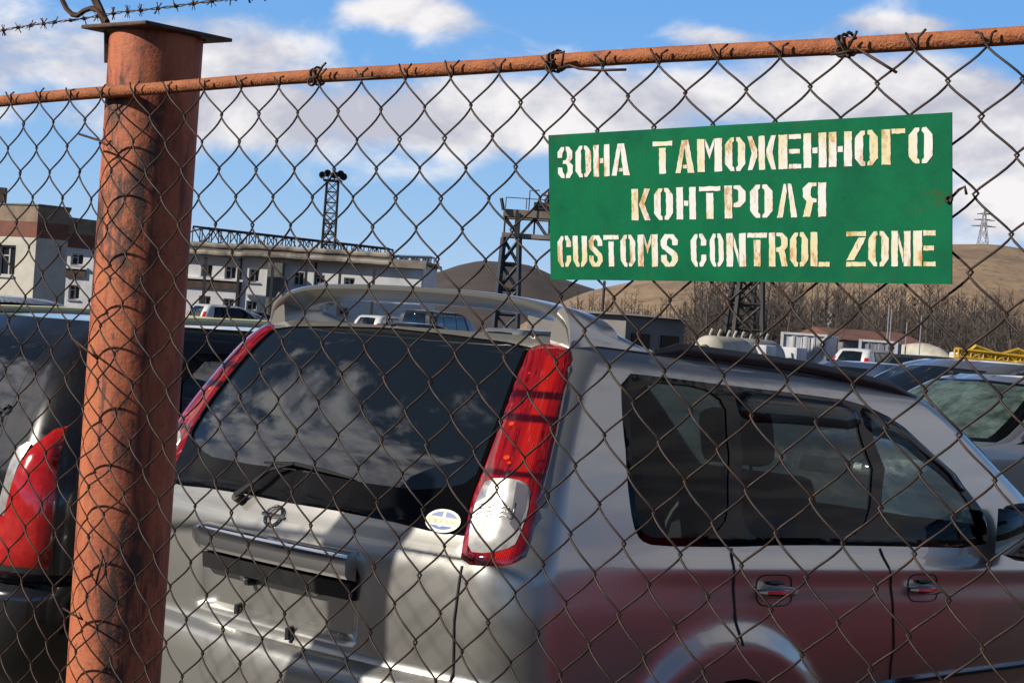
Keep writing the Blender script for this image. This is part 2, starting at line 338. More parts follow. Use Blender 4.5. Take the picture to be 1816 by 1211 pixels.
def wire_mesh():
    mb = MB(); rnd = random.Random(3)
    k0, k1 = -46, 62
    for k in range(k0, k1):
        sc = S0 + MP*(k/2+.25); far = (sc < -1.55 or sc > .95)
        n = 12 if not far else 6; jend = 20.6
        ph = 1 if k % 2 == 0 else -1
        pts = []; jn = int(jend*n)
        ja = rnd.uniform(-.006, .006)
        sj = rnd.uniform(-.0015, .0015)
        for q in range(jn+1):
            j = q/n; a = 2*math.pi*j
            tri = 1-4*abs((j % 1)-.5) if ph > 0 else -(1-4*abs((j % 1)-.5))
            # tri = -1 at the left column, +1 at the right
            c = -tri if ph > 0 else -tri
            tri2 = (abs(4*((j) % 1)-2)-1)                 # +1 at integer j, -1 at half
            tri2 = -tri2 if ph > 0 else tri2              # even wires: left column at integer j
            cs = -math.cos(a)*ph
            x = sc + (MP/4+.0028)*(.72*tri2+.28*cs)
            e = .0052*math.sin(a)*ph
            z = row_z(j+ja)
            dx, dz = warp(x, z)
            pts.append(FP(x+dx+sj, z+dz, e))
        # prong bent over the rail (only the wires whose tip is at the rail)
        if True:
            side = -1 if ph > 0 else 1
            x0 = sc + (MP/4+.0028)*(-1 if ph > 0 else 1)
            tip = [FP(x0+side*(-1)*0+.011*(1 if ph < 0 else -1)*-1*-1+rnd.uniform(-.003, .003), row_z(0)+.0165+rnd.uniform(-.005, .005), .0015), FP(x0+.004*(1 if ph < 0 else -1), row_z(0)+.010, .0045)]
            pts = tip + pts
        mb.tube(pts, .00165, 5 if not far else 4)
    return mb.build('wire_mesh', K['rust_wire'], fence, angle=180)
wire_mesh()
def rail_z(s): return 2.0135 - .010*((max(0, -s-.55))/.8)**1.5 - .006*max(0, s-.2)
mb = MB(); pts = []
for q in range(124):
    s = -3.9+q*.06; pts.append(FP(s, rail_z(s)+.0008*math.sin(9*s), -.0165))
mb.tube(pts, .0112, 14); mb.build('top_rail', K['rust_pipe'], fence, angle=60)
# posts: thick pipes behind the rail, each closed by a square plate
def post_axis(px, py):
    d = ray(px, py); t = ((FO + FN*-.113 - EYE).dot(FN))/d.dot(FN); p = EYE+d*t; return p
pa = post_axis(242, 600); PR = .0865
POST_S = (pa-FO).dot(FT)
def make_post(p, turn, seed):
    mb = MB(); rnd = random.Random(seed); prof = []
    for q in range(44):
        h = 2.128*q/43; prof.append((PR+.0006*math.sin(5*h+seed), h))
    mb.lathe(prof, Matrix.Translation((p.x, p.y, 0)), 48)
    po = mb.build('post', K['post'], fence, angle=60)
    hd = .140; M = Matrix.Translation((p.x, p.y, 2.1315)) @ Matrix.Rotation(turn, 4, 'Z') @ Matrix.Rotation(R_(1.2), 4, 'X')
    b2 = MB(); a = hd/math.sqrt(2)
    b2.box((0, 0, 0), (2*a, 2*a, .007), None, .0015); b2.v = [tuple(M @ Vector(v)) for v in b2.v]
    # weld bead under the plate
    ring = [Vector((p.x+(PR+.001)*math.cos(t*.2), p.y+(PR+.001)*math.sin(t*.2), 2.1262+.0012*math.sin(t*3.3))) for t in range(31)]
    b2.tube(ring, .0035, 5)
    b2.build('cap_plate', K['steel_dark'], po)
    return po
make_post(pa, R_(45+3), 1)
pb = FO + FT*NEIGHBOUR_S + FN*-.113
PR = .122; make_post(pb, R_(20), 2); PR = .0865
pc = FO + FT*(POST_S+2.6) + FN*-.113
make_post(pc, R_(30), 3)
# upright arm that carries the barbed wire, welded to the side of the post
def on_plane(px, py, e): 
    d = ray(px, py); t = ((FO+FN*e-EYE).dot(FN))/d.dot(FN); return EYE+d*t
mb = MB()
arm = [on_plane(191, 112, -.06), on_plane(191, 62, -.055), on_plane(190, 46, -.05), on_plane(178, 20, -.05), on_plane(167, -4, -.05), on_plane(140, -60, -.05)]
mb.tube(arm, [.007, .007, .0078, .0078, .0075, .007], 6)
hook = [on_plane(x, y, -.045) for x, y in [(104, -22), (111, 2), (118, 16), (128, 26), (138, 28), (150, 19), (162, 15), (172, 18), (180, 27), (190, 38)]]
mb.tube(hook, .0052, 6)
mb.build('wire_arm', K['dark_wire'], fence)
def coil(c, r, n, ax, spread, ph=0, el=1.0):
    ax = Vector(ax).normalized(); u = ax.orthogonal().normalized(); w = ax.cross(u); out = []
    for q in range(int(n*12)+1):
        a = 2*math.pi*q/12+ph; out.append(Vector(c)+(u*math.cos(a)*el+w*math.sin(a))*r+ax*spread*(q/(n*12)-.5))
    return out
def tie(px, py, tails, turns=2.3, rr=.0145, tilt=.3):
    mb = MB(); c = on_plane(px, py, -.0165); c.z = rail_z((c-FO).dot(FT))
    pts = coil(c, rr, turns, FT+Vector((0, 0, tilt)), .016)
    mb.tube(pts, .0021, 6)
    mb.tube(coil(c+FN*.014+Vector((0, 0, -.010)), .0065, 1.6, FN+FT*.3, .006), .0018, 6)
    for t in tails:
        mb.tube([on_plane(x, y, .012) for x, y in t], .0019, 6)
    mb.build('tie_wire', K['dark_wire'], fence, angle=180)
tie(565, 128, [[(560, 140), (572, 118), (578, 112)], [(600, 141), (640, 140), (674, 137)]], 1.6)
tie(988, 104, [[(990, 122), (1010, 116), (1026, 122), (1060, 125), (1110, 124)], [(978, 96), (1000, 92), (996, 118)]])
tie(1503, 76, [[(1508, 92), (1520, 86), (1556, 108), (1590, 129)], [(1473, 97), (1490, 95), (1512, 90)], [(1505, 84), (1516, 64), (1520, 55)]])
# wires that bind the mesh to the post
for (pts_) in ([(140, 238), (175, 249), (190, 258), (196, 250)], [(128, 600), (150, 618), (172, 636), (168, 626), (160, 612)], [(112, 1078), (128, 1088), (146, 1098), (140, 1086)], [(178, 975), (182, 990), (176, 1010), (170, 1035)], [(182, 985), (186, 1000), (188, 1020)]):
    mb = MB(); mb.tube([on_plane(x, y, .008+.002*i) for i, (x, y) in enumerate(pts_)], .0021, 6); mb.build('tie_wire', K['dark_wire'], fence, angle=180)
# barbed wire
def barbed(path, label, seed):
    rnd = random.Random(seed); mb = MB(); n = len(path)
    P = [Vector(p) for p in path]; dense = []
    for i in range(n-1):
        k = max(2, int((P[i+1]-P[i]).length/.006))
        for q in range(k): dense.append(P[i].lerp(P[i+1], q/k))
    A = []; B = []
    for i, p in enumerate(dense):
        a = i*.55; d = Vector((0, 0, 1))*math.sin(a)*.0016+FN*math.cos(a)*.0016; A.append(p+d); B.append(p-d)
    mb.tube(A, .0011, 4); mb.tube(B, .0011, 4)
    i = 6
    while i < len(dense)-4:
        p = dense[i]; t = (dense[i+3]-p).normalized()
        mb.tube(coil(p, .0028, 2, t, .006), .0011, 4)
        for q in range(3):
            a = rnd.uniform(0, 6.28); dd = (Vector((0, 0, 1))*math.sin(a)+FN*math.cos(a)*.6+t*rnd.uniform(-.5, .5)).normalized()
            mb.tube([p-dd*.012, p+dd*.012], [.0011, .0006], 4)
        i += int(rnd.uniform(6, 9))
    o = mb.build('barbed_wire', K['dark_wire'], None, angle=180)
    tag(o, label, 'barbed wire')
barbed([on_plane(x, y, -.05) for x, y in [(-260, 96), (-120, 76), (0, 55), (45, 47), (94, 40), (139, 35), (180, 28), (215, 22), (257, 18), (300, 13), (343, 7), (409, -2), (470, -9), (560, -16), (760, -30)]], 'twisted barbed wire strand with spikes running over the post\'s cap plate', 5)

# ------------------------------------------------------------------ customs sign
def sign_mats():
    m = mat('sign_green', (.018, .155, .068), .55, spec=.12); nt = m.node_tree; N = nt.nodes; L = nt.links; p = N['Principled BSDF']
    tc = N.new('ShaderNodeTexCoord')
    def noise(sc, det, ro=.65, st=(1, 1, 1)):
        mp = N.new('ShaderNodeMapping'); mp.inputs['Scale'].default_value = st; L.new(tc.outputs['Object'], mp.inputs[0])
        n = N.new('ShaderNodeTexNoise'); n.inputs['Scale'].default_value = sc; n.inputs['Detail'].default_value = det; n.inputs['Roughness'].default_value = ro; L.new(mp.outputs[0], n.inputs['Vector']); return n.outputs[0]
    def ramp(src, lo, hi, top=1):
        r = N.new('ShaderNodeMapRange'); r.interpolation_type = 'SMOOTHSTEP'; r.inputs[1].default_value = lo; r.inputs[2].default_value = hi; r.inputs[4].default_value = top; L.new(src, r.inputs[0]); return r.outputs[0]
    def mix(f, a, b):
        x = N.new('ShaderNodeMix'); x.data_type = 'RGBA'; L.new(f, x.inputs['Factor'])
        if isinstance(a, tuple): x.inputs['A'].default_value = a
        else: L.new(a, x.inputs['A'])
        x.inputs['B'].default_value = b; return x.outputs['Result']
    c = mix(ramp(noise(14, 8), .35, .7), (.0035, .155, .062, 1), (.0025, .112, .052, 1))
    c = mix(ramp(noise(9, 9, .78, (1, 1, 2.0)), .57, .70, .8), c, (.05, .085, .03, 1))
    c = mix(ramp(noise(7, 10, .8), .62, .70, .85), c, (.085, .05, .02, 1))
    c = mix(ramp(noise(150, 3), .70, .78, .6), c, (.03, .05, .03, 1))
    L.new(c, p.inputs['Base Color'])
    b = N.new('ShaderNodeBump'); b.inputs['Strength'].default_value = .25; b.inputs['Distance'].default_value = .002; L.new(noise(60, 6), b.inputs['Height']); L.new(b.outputs[0], p.inputs['Normal'])
    m2 = mat('sign_white', (.80, .79, .72), .6); nt = m2.node_tree; N = nt.nodes; L = nt.links; p = N['Principled BSDF']; tc = N.new('ShaderNodeTexCoord')
    c = mix(ramp(noise(11, 5, .6), .43, .60), (.82, .81, .77, 1), (.78, .70, .42, 1))
    c = mix(ramp(noise(40, 8, .75, (1, 1, .45)), .51, .63), c, (.56, .30, .085, 1))
    c = mix(ramp(noise(30, 9, .8), .63, .72), c, (.18, .08, .035, 1))
    L.new(c, p.inputs['Base Color'])
    return m, m2
K['sign_green'], K['sign_white'] = sign_mats()
SE0, SEK = .010, .105
SGR = R_(1.3)                                             # hangs a little crooked
SG0 = (.0729, 1.7001)
def SP(a, b, e=0.0):
    """a along the sign, b up the sign (metres from its lower left corner), e proud of it"""
    s = SG0[0]+a*math.cos(SGR)-b*math.sin(SGR); z = SG0[1]+a*math.sin(SGR)+b*math.cos(SGR)
    return FP(s, z, SE0+SEK*(z-1.70)+e+.0012*math.sin(a*9)*math.sin(b*12))
SW, SH = .6195, .2010
sign = thing('customs_sign', 'green rectangular sheet-metal sign with white stencilled customs zone lettering hung on the mesh', 'sign', SP(SW/2, 0))
mb = MB(); nx, nz = 40, 14; vs = []; fs = []
for layer, e in ((0, 0.0), (1, -.0016)):
    for j in range(nz+1):
        for i in range(nx+1): vs.append(SP(SW*i/nx, SH*j/nz, e))
o_ = (nx+1)*(nz+1)
for j in range(nz):
    for i in range(nx):
        a = j*(nx+1)+i; fs.append((a, a+1, a+nx+2, a+nx+1)); fs.append((o_+a, o_+a+nx+1, o_+a+nx+2, o_+a+1))
edge = [i for i in range(nx)]+[j*(nx+1)+nx for j in range(nz)]+[nz*(nx+1)+i for i in range(nx, 0, -1)]+[j*(nx+1) for j in range(nz, 0, -1)]
for a, b in zip(edge, edge[1:]+edge[:1]): fs.append((b, a, o_+a, o_+b))
mb.add(vs, fs); mb.build('board', K['sign_green'], sign, world=True)
# stencil alphabet: each glyph is a set of polygons on a 1 x 1 cell; the bridges of the stencil stay open
T_ = .30
def ring(x0, x1, y0, y1, t, c, part='LR', gap=.10):
    """two C-shaped halves of a rounded box ring"""
    out = []; xm = (x0+x1)/2; g = gap/2
    L_ = [(xm-g, y1), (x0+c, y1), (x0, y1-c*.8), (x0, y0+c*.8), (x0+c, y0), (xm-g, y0), (xm-g, y0+.10), (x0+t*.98, y0+.16), (x0+t, y0+.2), (x0+t, y1-.2), (x0+t*.98, y1-.16), (xm-g, y1-.10)]
    if 'L' in part: out.append(L_)
    if 'R' in part: out.append([(x0+x1-x, y) for x, y in L_][::-1])
    return out
def rc(x0, y0, x1, y1): return [(x0, y0), (x1, y0), (x1, y1), (x0, y1)]
G = {}
G['О'] = G['O'] = ring(0, 1, 0, 1, .36, .26)
G['C'] = [[(.44, 1), (.26, 1), (0, .8), (0, .2), (.26, 0), (.44, 0), (.44, .1), (.36, .2), (.36, .8), (.44, .9)], [(.55, 1), (.76, 1), (1, .8), (1, .64), (.66, .64), (.66, .82), (.55, .9)], [(.55, 0), (.76, 0), (1, .2), (1, .36), (.66, .36), (.66, .18), (.55, .1)]]
G['U'] = [[(0, 1), (.36, 1), (.36, .2), (.45, .1), (.45, 0), (.26, 0), (0, .2)], [(1, 1), (.64, 1), (.64, .2), (.55, .1), (.55, 0), (.74, 0), (1, .2)]]
G['S'] = [[(1, .66), (.66, .66), (.66, .82), (.5, .9), (.36, .8), (.36, .66), (.94, .42), (1, .3), (1, .18), (.76, 0), (.24, 0), (0, .18), (0, .36), (.34, .36), (.34, .2), (.5, .1), (.64, .2), (.64, .32), (.08, .56), (0, .68), (0, .82), (.24, 1), (.76, 1), (1, .82)]]
G['Т'] = G['T'] = [rc(0, .86, 1, 1), rc(.33, 0, .67, .80)]
G['H'] = G['Н'] = [rc(0, 0, .34, 1), rc(.66, 0, 1, 1), rc(.39, .42, .61, .58)]
G['А'] = [[(0, 0), (.28, 0), (.5, .80), (.62, 1), (.34, 1)], [(.62, 1), (.5, .80), (.66, .0), (1, 0), (.70, 1)], rc(.40, .13, .60, .24)]
G['М'] = G['M'] = [rc(0, 0, .30, 1), rc(.70, 0, 1, 1), [(.33, 1), (.33, .78), (.5, .38), (.67, .78), (.67, 1), (.5, .66)]]
G['Ж'] = [rc(.39, 0, .61, 1), [(0, 1), (.16, 1), (.34, .6), (.34, .4), (.16, 0), (0, 0), (.14, .5)], [(1, 1), (.84, 1), (.66, .6), (.66, .4), (.84, 0), (1, 0), (.86, .5)], ]
G['Е'] = G['E'] = [rc(0, 0, .40, 1), rc(.46, .86, 1, 1), rc(.46, .44, .94, .57), rc(.46, 0, 1, .13)]
G['Г'] = [rc(0, 0, .38, 1), rc(.44, .86, 1, 1)]
G['К'] = [rc(0, 0, .36, 1), [(.40, .5), (.70, 1), (1, 1), (.68, .52), (1, 0), (.70, 0)]]
G['Р'] = [rc(0, 0, .36, 1), [(.42, 1), (.74, 1), (1, .82), (1, .52), (.74, .34), (.42, .34), (.42, .45), (.62, .5), (.66, .56), (.66, .8), (.62, .86), (.42, .9)]]
G['R'] = [rc(0, 0, .34, 1), [(.40, 1), (.74, 1), (1, .84), (1, .58), (.84, .48), (1, 0), (.68, 0), (.52, .44), (.40, .44), (.40, .55), (.60, .58), (.66, .64), (.66, .8), (.60, .88), (.40, .9)]]
G['Л'] = [[(0, 0), (.28, 0), (.50, .78), (.46, 1), (.34, 1)], [(.54, 1), (.56, .80), (.70, 0), (1, 0), (.72, 1)]]
G['Я'] = [rc(.66, 0, 1, 1), [(.60, 1), (.26, 1), (0, .84), (0, .58), (.16, .46), (0, 0), (.30, 0), (.46, .42), (.60, .42), (.60, .53), (.40, .56), (.34, .64), (.34, .8), (.40, .88), (.60, .9)]]
G['N'] = [rc(0, 0, .34, 1), rc(.66, 0, 1, 1), [(.37, .95), (.37, .62), (.63, .05), (.63, .38)]]
G['L'] = [rc(0, 0, .36, 1), rc(.42, 0, 1, .13)]
G['Z'] = [rc(.02, .87, 1, 1), rc(0, 0, .98, .13), [(.62, .83), (1, .83), (.40, .17), (.02, .17)]]
G['З'] = [[(.02, .66), (.30, .66), (.34, .8), (.44, .9), (.44, 1), (.24, 1), (.02, .84)], [(.02, .34), (.30, .34), (.34, .2), (.44, .1), (.44, 0), (.24, 0), (.02, .16)], [(.54, 1), (.76, 1), (.97, .84), (.97, .62), (.80, .51), (1, .40), (1, .16), (.78, 0), (.54, 0), (.54, .1), (.66, .2), (.66, .36), (.56, .46), (.36, .46), (.36, .56), (.54, .57), (.64, .66), (.64, .8), (.54, .9)]]
LINES = [SIGN_LINES[0][:4], SIGN_LINES[0][4:], SIGN_LINES[1], SIGN_LINES[2][:7], SIGN_LINES[2][7:14], SIGN_LINES[2][14:]]
def glyphs(line):
    mb = MB(); rnd = random.Random(len(line))
    for ch, s0, s1, z0, z1 in line:
        # the measured cell is in fence coordinates: bring it to the sign's own
        def loc(s, z):
            ds, dz = s-SG0[0], z-SG0[1]; return ds*math.cos(SGR)+dz*math.sin(SGR), -ds*math.sin(SGR)+dz*math.cos(SGR)
        zm = (z0+z1)/2; a0, bm_ = loc(s0, zm); a1, _ = loc(s1, zm); h = z1-z0
        b0 = bm_-h/2
        for poly in G[ch]:
            q = [(x, y) for x, y in poly]
            d = []
            for i in range(len(q)):
                (x0, y0), (x1, y1) = q[i], q[(i+1) % len(q)]
                k = max(1, int(math.hypot((x1-x0)*(a1-a0), (y1-y0)*h)/.004))
                for t in range(k): d.append((x0+(x1-x0)*t/k, y0+(y1-y0)*t/k))
            P2 = [(a0+(a1-a0)*x+rnd.uniform(-.0004, .0004), b0+h*y+rnd.uniform(-.0004, .0004)) for x, y in d]
            vs2, _, fs2 = delaunay_2d_cdt([Vector(p) for p in P2], [(i, (i+1) % len(P2)) for i in range(len(P2))], [], 1, 1e-7)[:3]
            mb.add([SP(v.x, v.y, .0007) for v in vs2], [tuple(f) for f in fs2])
    o = mb.build('lettering', K['sign_white'], sign, world=True)
for ln in LINES: glyphs(ln)
mb = MB()
mb.tube([on_plane(x, y, .016) for x, y in [(1682, 354), (1690, 348), (1700, 337), (1711, 331), (1714, 345)]], .0019, 6)
mb.tube(coil(on_plane(1683, 353, .022), .0038, 1.2, FN, .002), .0018, 6)
mb.build('hanging_wire', K['dark_wire'], sign, world=True, angle=180)
mb = MB(); mb.tube([on_plane(x, y, .018) for x, y in [(986, 372), (976, 368), (966, 356), (972, 348), (962, 345)]], .0019, 6); mb.build('hanging_wire', K['dark_wire'], sign, world=True, angle=180)
def interp(tab):
    xs=[a for a,b in tab]; ys=[b for a,b in tab]; n=len(xs)
    d=[(ys[i+1]-ys[i])/(xs[i+1]-xs[i]) for i in range(n-1)]
    m=[d[0]]+[0 if d[i-1]*d[i]<=0 else 2*d[i-1]*d[i]/(d[i-1]+d[i]) for i in range(1,n-1)]+[d[-1]]
    def f(x):
        if x<=xs[0]: return ys[0]
        if x>=xs[-1]: return ys[-1]
        lo=0;hi=n-1
        while hi-lo>1:
            k=(lo+hi)//2
            if xs[k]<=x: lo=k
            else: hi=k
        h=xs[lo+1]-xs[lo];t=(x-xs[lo])/h
        return ((1+2*t)*(1-t)**2*ys[lo]+t*(1-t)**2*h*m[lo]+t*t*(3-2*t)*ys[lo+1]+t*t*(t-1)*h*m[lo+1])
    return f
def sst(a,b,x):
    t=(x-a)/(b-a); t=0 if t<0 else 1 if t>1 else t
    return t*t*(3-2*t)
class Shape:
    KN=(0,.65,.90,2.9,4.1,4.35,5.0)
    def __init__(s,xr,xf,w,r,bow=.05,drop=lambda x,z:0,bump=lambda x,v,z:0,dent=lambda v,z:0,rf=.25,bowf=.12,xm=2.4):
        s.xr,s.xf,s.w,s.r,s.bow,s.drop,s.bump,s.dent,s.rf,s.bowf,s.xm=interp(xr),interp(xf),interp(w),interp(r),bow,drop,bump,dent,rf,bowf,xm
    def P(s,S,z):
        """point on the body for contour length S (0 rear centre .. 5 front centre) and level z, right-hand side"""
        w=s.w(z);r=s.r(z);rf=min(s.rf,w*.6);K=s.KN
        xs=s.xr(z)+s.bow+r; xe=s.xf(z)-s.bowf-rf; xm=min(s.xm,xe-.12)
        if S<K[1]:
            v=(w-r)*S/K[1]; x=s.xr(z)+s.bow*(v/(w-r))**2+s.dent(v,z)
        elif S<K[2]:
            a=(S-K[1])/(K[2]-K[1])*math.pi/2; v=w-r+r*math.sin(a); x=xs-r*math.cos(a)
        elif S<K[3]: v=w; x=xs+(xm-xs)*(S-K[2])/(K[3]-K[2])
        elif S<K[4]: v=w; x=xm+(xe-xm)*(S-K[3])/(K[4]-K[3])
        elif S<K[5]:
            a=(S-K[4])/(K[5]-K[4])*math.pi/2; v=w-rf+rf*math.cos(a); x=xe+rf*math.sin(a)
        else:
            v=(w-rf)*(K[6]-S)/(K[6]-K[5]); x=s.xf(z)-s.bowf*(v/(w-rf))**2
        v+=s.bump(x,v,z)*(1 if v>.3 else 0)
        v*=1-.06*sst(2.6,4.5,x)*1
        return (x,v,z+s.drop(x,z))
def xt_drop(x,z):
    a=sst(.55,1.0,z)
    return a*(-.045*max(0,min(x,2.6)-.45))
def arch_bump(x0,z0,ra,rb,h):
    def f(x,v,z):
        p=math.hypot(x-x0,z-z0)
        return h*(1-sst(ra,rb,p))
    return f
_ab1=arch_bump(.98,.35,.46,.56,.03); _ab2=arch_bump(3.62,.35,.46,.56,.03)
def xt_bump(x,v,z):
    return _ab1(x,v,z)+_ab2(x,v,z)-.012*sst(1.08,1.02,z)*sst(.93,1.0,z)*0+.010*math.exp(-((z-1.035)/.03)**2)*sst(.45,.8,x)
def xt_dent(v,z):
    a=sst(.36,.31,abs(v))*sst(.775,.80,z)*sst(1.0,.955,z)
    return .035*a
XT=Shape(xr=[(.2,.12),(.3,.03),(.45,0),(.66,0),(.722,.015),(.745,.05),(.76,.06),(.9,.055),(1.0,.062),(1.045,.072),(1.10,.105),(1.28,.185),(1.45,.29),(1.56,.372),(1.60,.412),(1.62,.45)],
 xf=[(.2,4.30),(.3,4.45),(.5,4.5),(.7,4.48),(.86,4.40),(.94,4.2),(1.02,3.7),(1.08,3.30),(1.2,3.10),(1.4,2.80),(1.52,2.60),(1.58,2.46),(1.62,2.20)],
 w=[(.2,.79),(.35,.85),(.6,.878),(.78,.8825),(.92,.880),(.98,.873),(1.03,.866),(1.08,.854),(1.28,.810),(1.45,.754),(1.54,.718),(1.585,.685),(1.62,.62)],
 r=[(.2,.2),(.6,.2),(.9,.17),(1.06,.15),(1.28,.13),(1.6,.12)],bow=.05,drop=xt_drop,bump=xt_bump,dent=xt_dent)
XT_OUTLINES = {
 'lamp': [(0.6307, 1.5853), (0.705, 1.6013), (0.7796, 1.6083), (0.7967, 1.5941), (0.799, 1.5391), (0.8119, 1.4003), (0.8111, 1.2756), (0.8002, 1.1636), (0.7943, 1.0955), (0.79, 1.0714), (0.7718, 1.0545), (0.7365, 1.0465), (0.6219, 1.0384), (0.6008, 1.1053), (0.589, 1.1836), (0.6037, 1.3012), (0.6129, 1.4138), (0.6182, 1.5292)],
 'clear': [(0.6252, 1.2483), (0.7222, 1.254), (0.7683, 1.239), (0.7736, 1.176), (0.7651, 1.1223), (0.7579, 1.0907), (0.7014, 1.0698), (0.6348, 1.066), (0.6142, 1.132), (0.6118, 1.1962)],
 'reflector': [(0.7243, 1.2472), (0.7623, 1.2359), (0.7656, 1.1824), (0.7528, 1.1269), (0.7312, 1.1457)],
 'glass_r': [(0.0251, 1.6117), (0.3156, 1.6054), (0.5549, 1.5949), (0.6183, 1.5847), (0.6068, 1.5285), (0.6022, 1.4129), (0.5916, 1.3057), (0.5873, 1.2542), (0.5598, 1.2285), (0.5205, 1.2156), (0.4189, 1.1969), (0.2453, 1.195), (0.0505, 1.1993)],
 'garnish': [(0.5873, 1.2542), (0.589, 1.1836), (0.6004, 1.1039), (0.4947, 1.1028), (0.3826, 1.1099), (0.1837, 1.1143), (0.0105, 1.1127)],
 'dlo': [(1.031, 1.5453), (1.2804, 1.546), (1.6456, 1.5445), (2.1189, 1.5451), (2.5049, 1.5413), (2.6733, 1.4963), (2.7177, 1.4072), (2.7695, 1.323), (2.8859, 1.2352), (2.9469, 1.1713), (2.8741, 1.1029), (2.2745, 1.1048), (1.8237, 1.1039), (1.5451, 1.0952), (1.2431, 1.0955), (1.1857, 1.1095), (1.151, 1.1496), (1.1115, 1.2651), (1.0715, 1.3962)],
 'q': [(1.0687, 1.5291), (1.6056, 1.5316), (1.5287, 1.3577), (1.5474, 1.1258), (1.24, 1.1145), (1.1936, 1.1285), (1.1665, 1.1644), (1.1293, 1.2658)],
 'd': [(1.6919, 1.53), (2.0181, 1.5309), (2.4372, 1.5273), (2.2743, 1.4057), (2.2106, 1.1261), (1.8233, 1.1246), (1.6073, 1.1189), (1.5884, 1.3603)],
 'f': [(2.5235, 1.5169), (2.6327, 1.4783), (2.6701, 1.3919), (2.7455, 1.3042), (2.8214, 1.2337), (2.8534, 1.1703), (2.8447, 1.1281), (2.3066, 1.1255), (2.2893, 1.2551), (2.3727, 1.4262)],
 'visor1': [(1.6626, 1.5346), (2.0237, 1.5343), (2.4499, 1.5326), (2.3599, 1.4517), (1.986, 1.4538), (1.6388, 1.4433)],
 'visor2': [(2.468, 1.5334), (2.6416, 1.4998), (2.6987, 1.4165), (2.7388, 1.3364), (2.8137, 1.2845), (2.7556, 1.2792), (2.6066, 1.366), (2.5614, 1.4259), (2.3679, 1.4455)],
 'seam_t': [(0.6277, 1.0351), (0.6286, 0.8991), (0.6463, 0.7434)],
 'seam_d': [(1.5624, 1.0923), (1.5718, 0.9887), (1.575, 0.9172), (1.5734, 0.822)],
 'seam_f': [(2.2739, 1.098), (2.3146, 1.0181), (2.3266, 0.9273), (2.3371, 0.7365)],
 'seam_b': [(0.6321, 0.7657), (0.7722, 0.7712), (0.9883, 0.757)],
 'sticker': [(0.5317, 1.1301)],
}
# ------------------------------------------------------------------ car builder
def sdist(poly, pts):
    """distance of many (S, z) points to a closed outline"""
    P = np.array(poly); Q = np.roll(P, -1, 0); X = np.array(pts); best = np.full(len(X), 9.)
    for a, b in zip(P, Q):
        d = b-a; t = np.clip(((X-a)@d)/max(1e-12, d@d), 0, 1); best = np.minimum(best, np.hypot(*(X-(a+t[:, None]*d)).T))
    return best
def inside(poly, X):
    X = np.array(X); c = np.zeros(len(X), bool); P = poly; n = len(P)
    for i in range(n):
        (x0, y0), (x1, y1) = P[i], P[(i+1) % n]
        if y0 == y1: continue
        k = ((y0 > X[:, 1]) != (y1 > X[:, 1])) & (X[:, 0] < (x1-x0)*(X[:, 1]-y0)/(y1-y0)+x0); c ^= k
    return c
def densify(poly, step=.025):
    out = []
    for i in range(len(poly)):
        a, b = poly[i], poly[(i+1) % len(poly)]; k = max(1, int(math.hypot(a[0]-b[0], a[1]-b[1])/step))
        for t in range(k): out.append((a[0]+(b[0]-a[0])*t/k, a[1]+(b[1]-a[1])*t/k))
    return out
def smooth_poly(poly, it=2, keep=()):
    """rounds the corners of a traced outline (Chaikin)"""
    for _ in range(it):
        q = []
        for i in range(len(poly)):
            a, b = poly[i], poly[(i+1) % len(poly)]
            q += [(a[0]*.78+b[0]*.22, a[1]*.78+b[1]*.22), (a[0]*.22+b[0]*.78, a[1]*.22+b[1]*.78)]
        poly = q
    return poly
def normal(sh, S, z):
    h = 2e-3
    a = Vector(sh.P(min(4.999, S+h), z))-Vector(sh.P(max(0.0, S-h), z)); b = Vector(sh.P(S, z+h))-Vector(sh.P(S, z-h))
    n = b.cross(a)
    return n.normalized() if n.length > 1e-12 else Vector((-1, 0, 0))
def side_S(sh, x, z):
    lo, hi = .9, 4.3
    for _ in range(30):
        m_ = (lo+hi)/2
        if sh.P(m_, z)[0] < x: lo = m_
        else: hi = m_
    return (lo+hi)/2
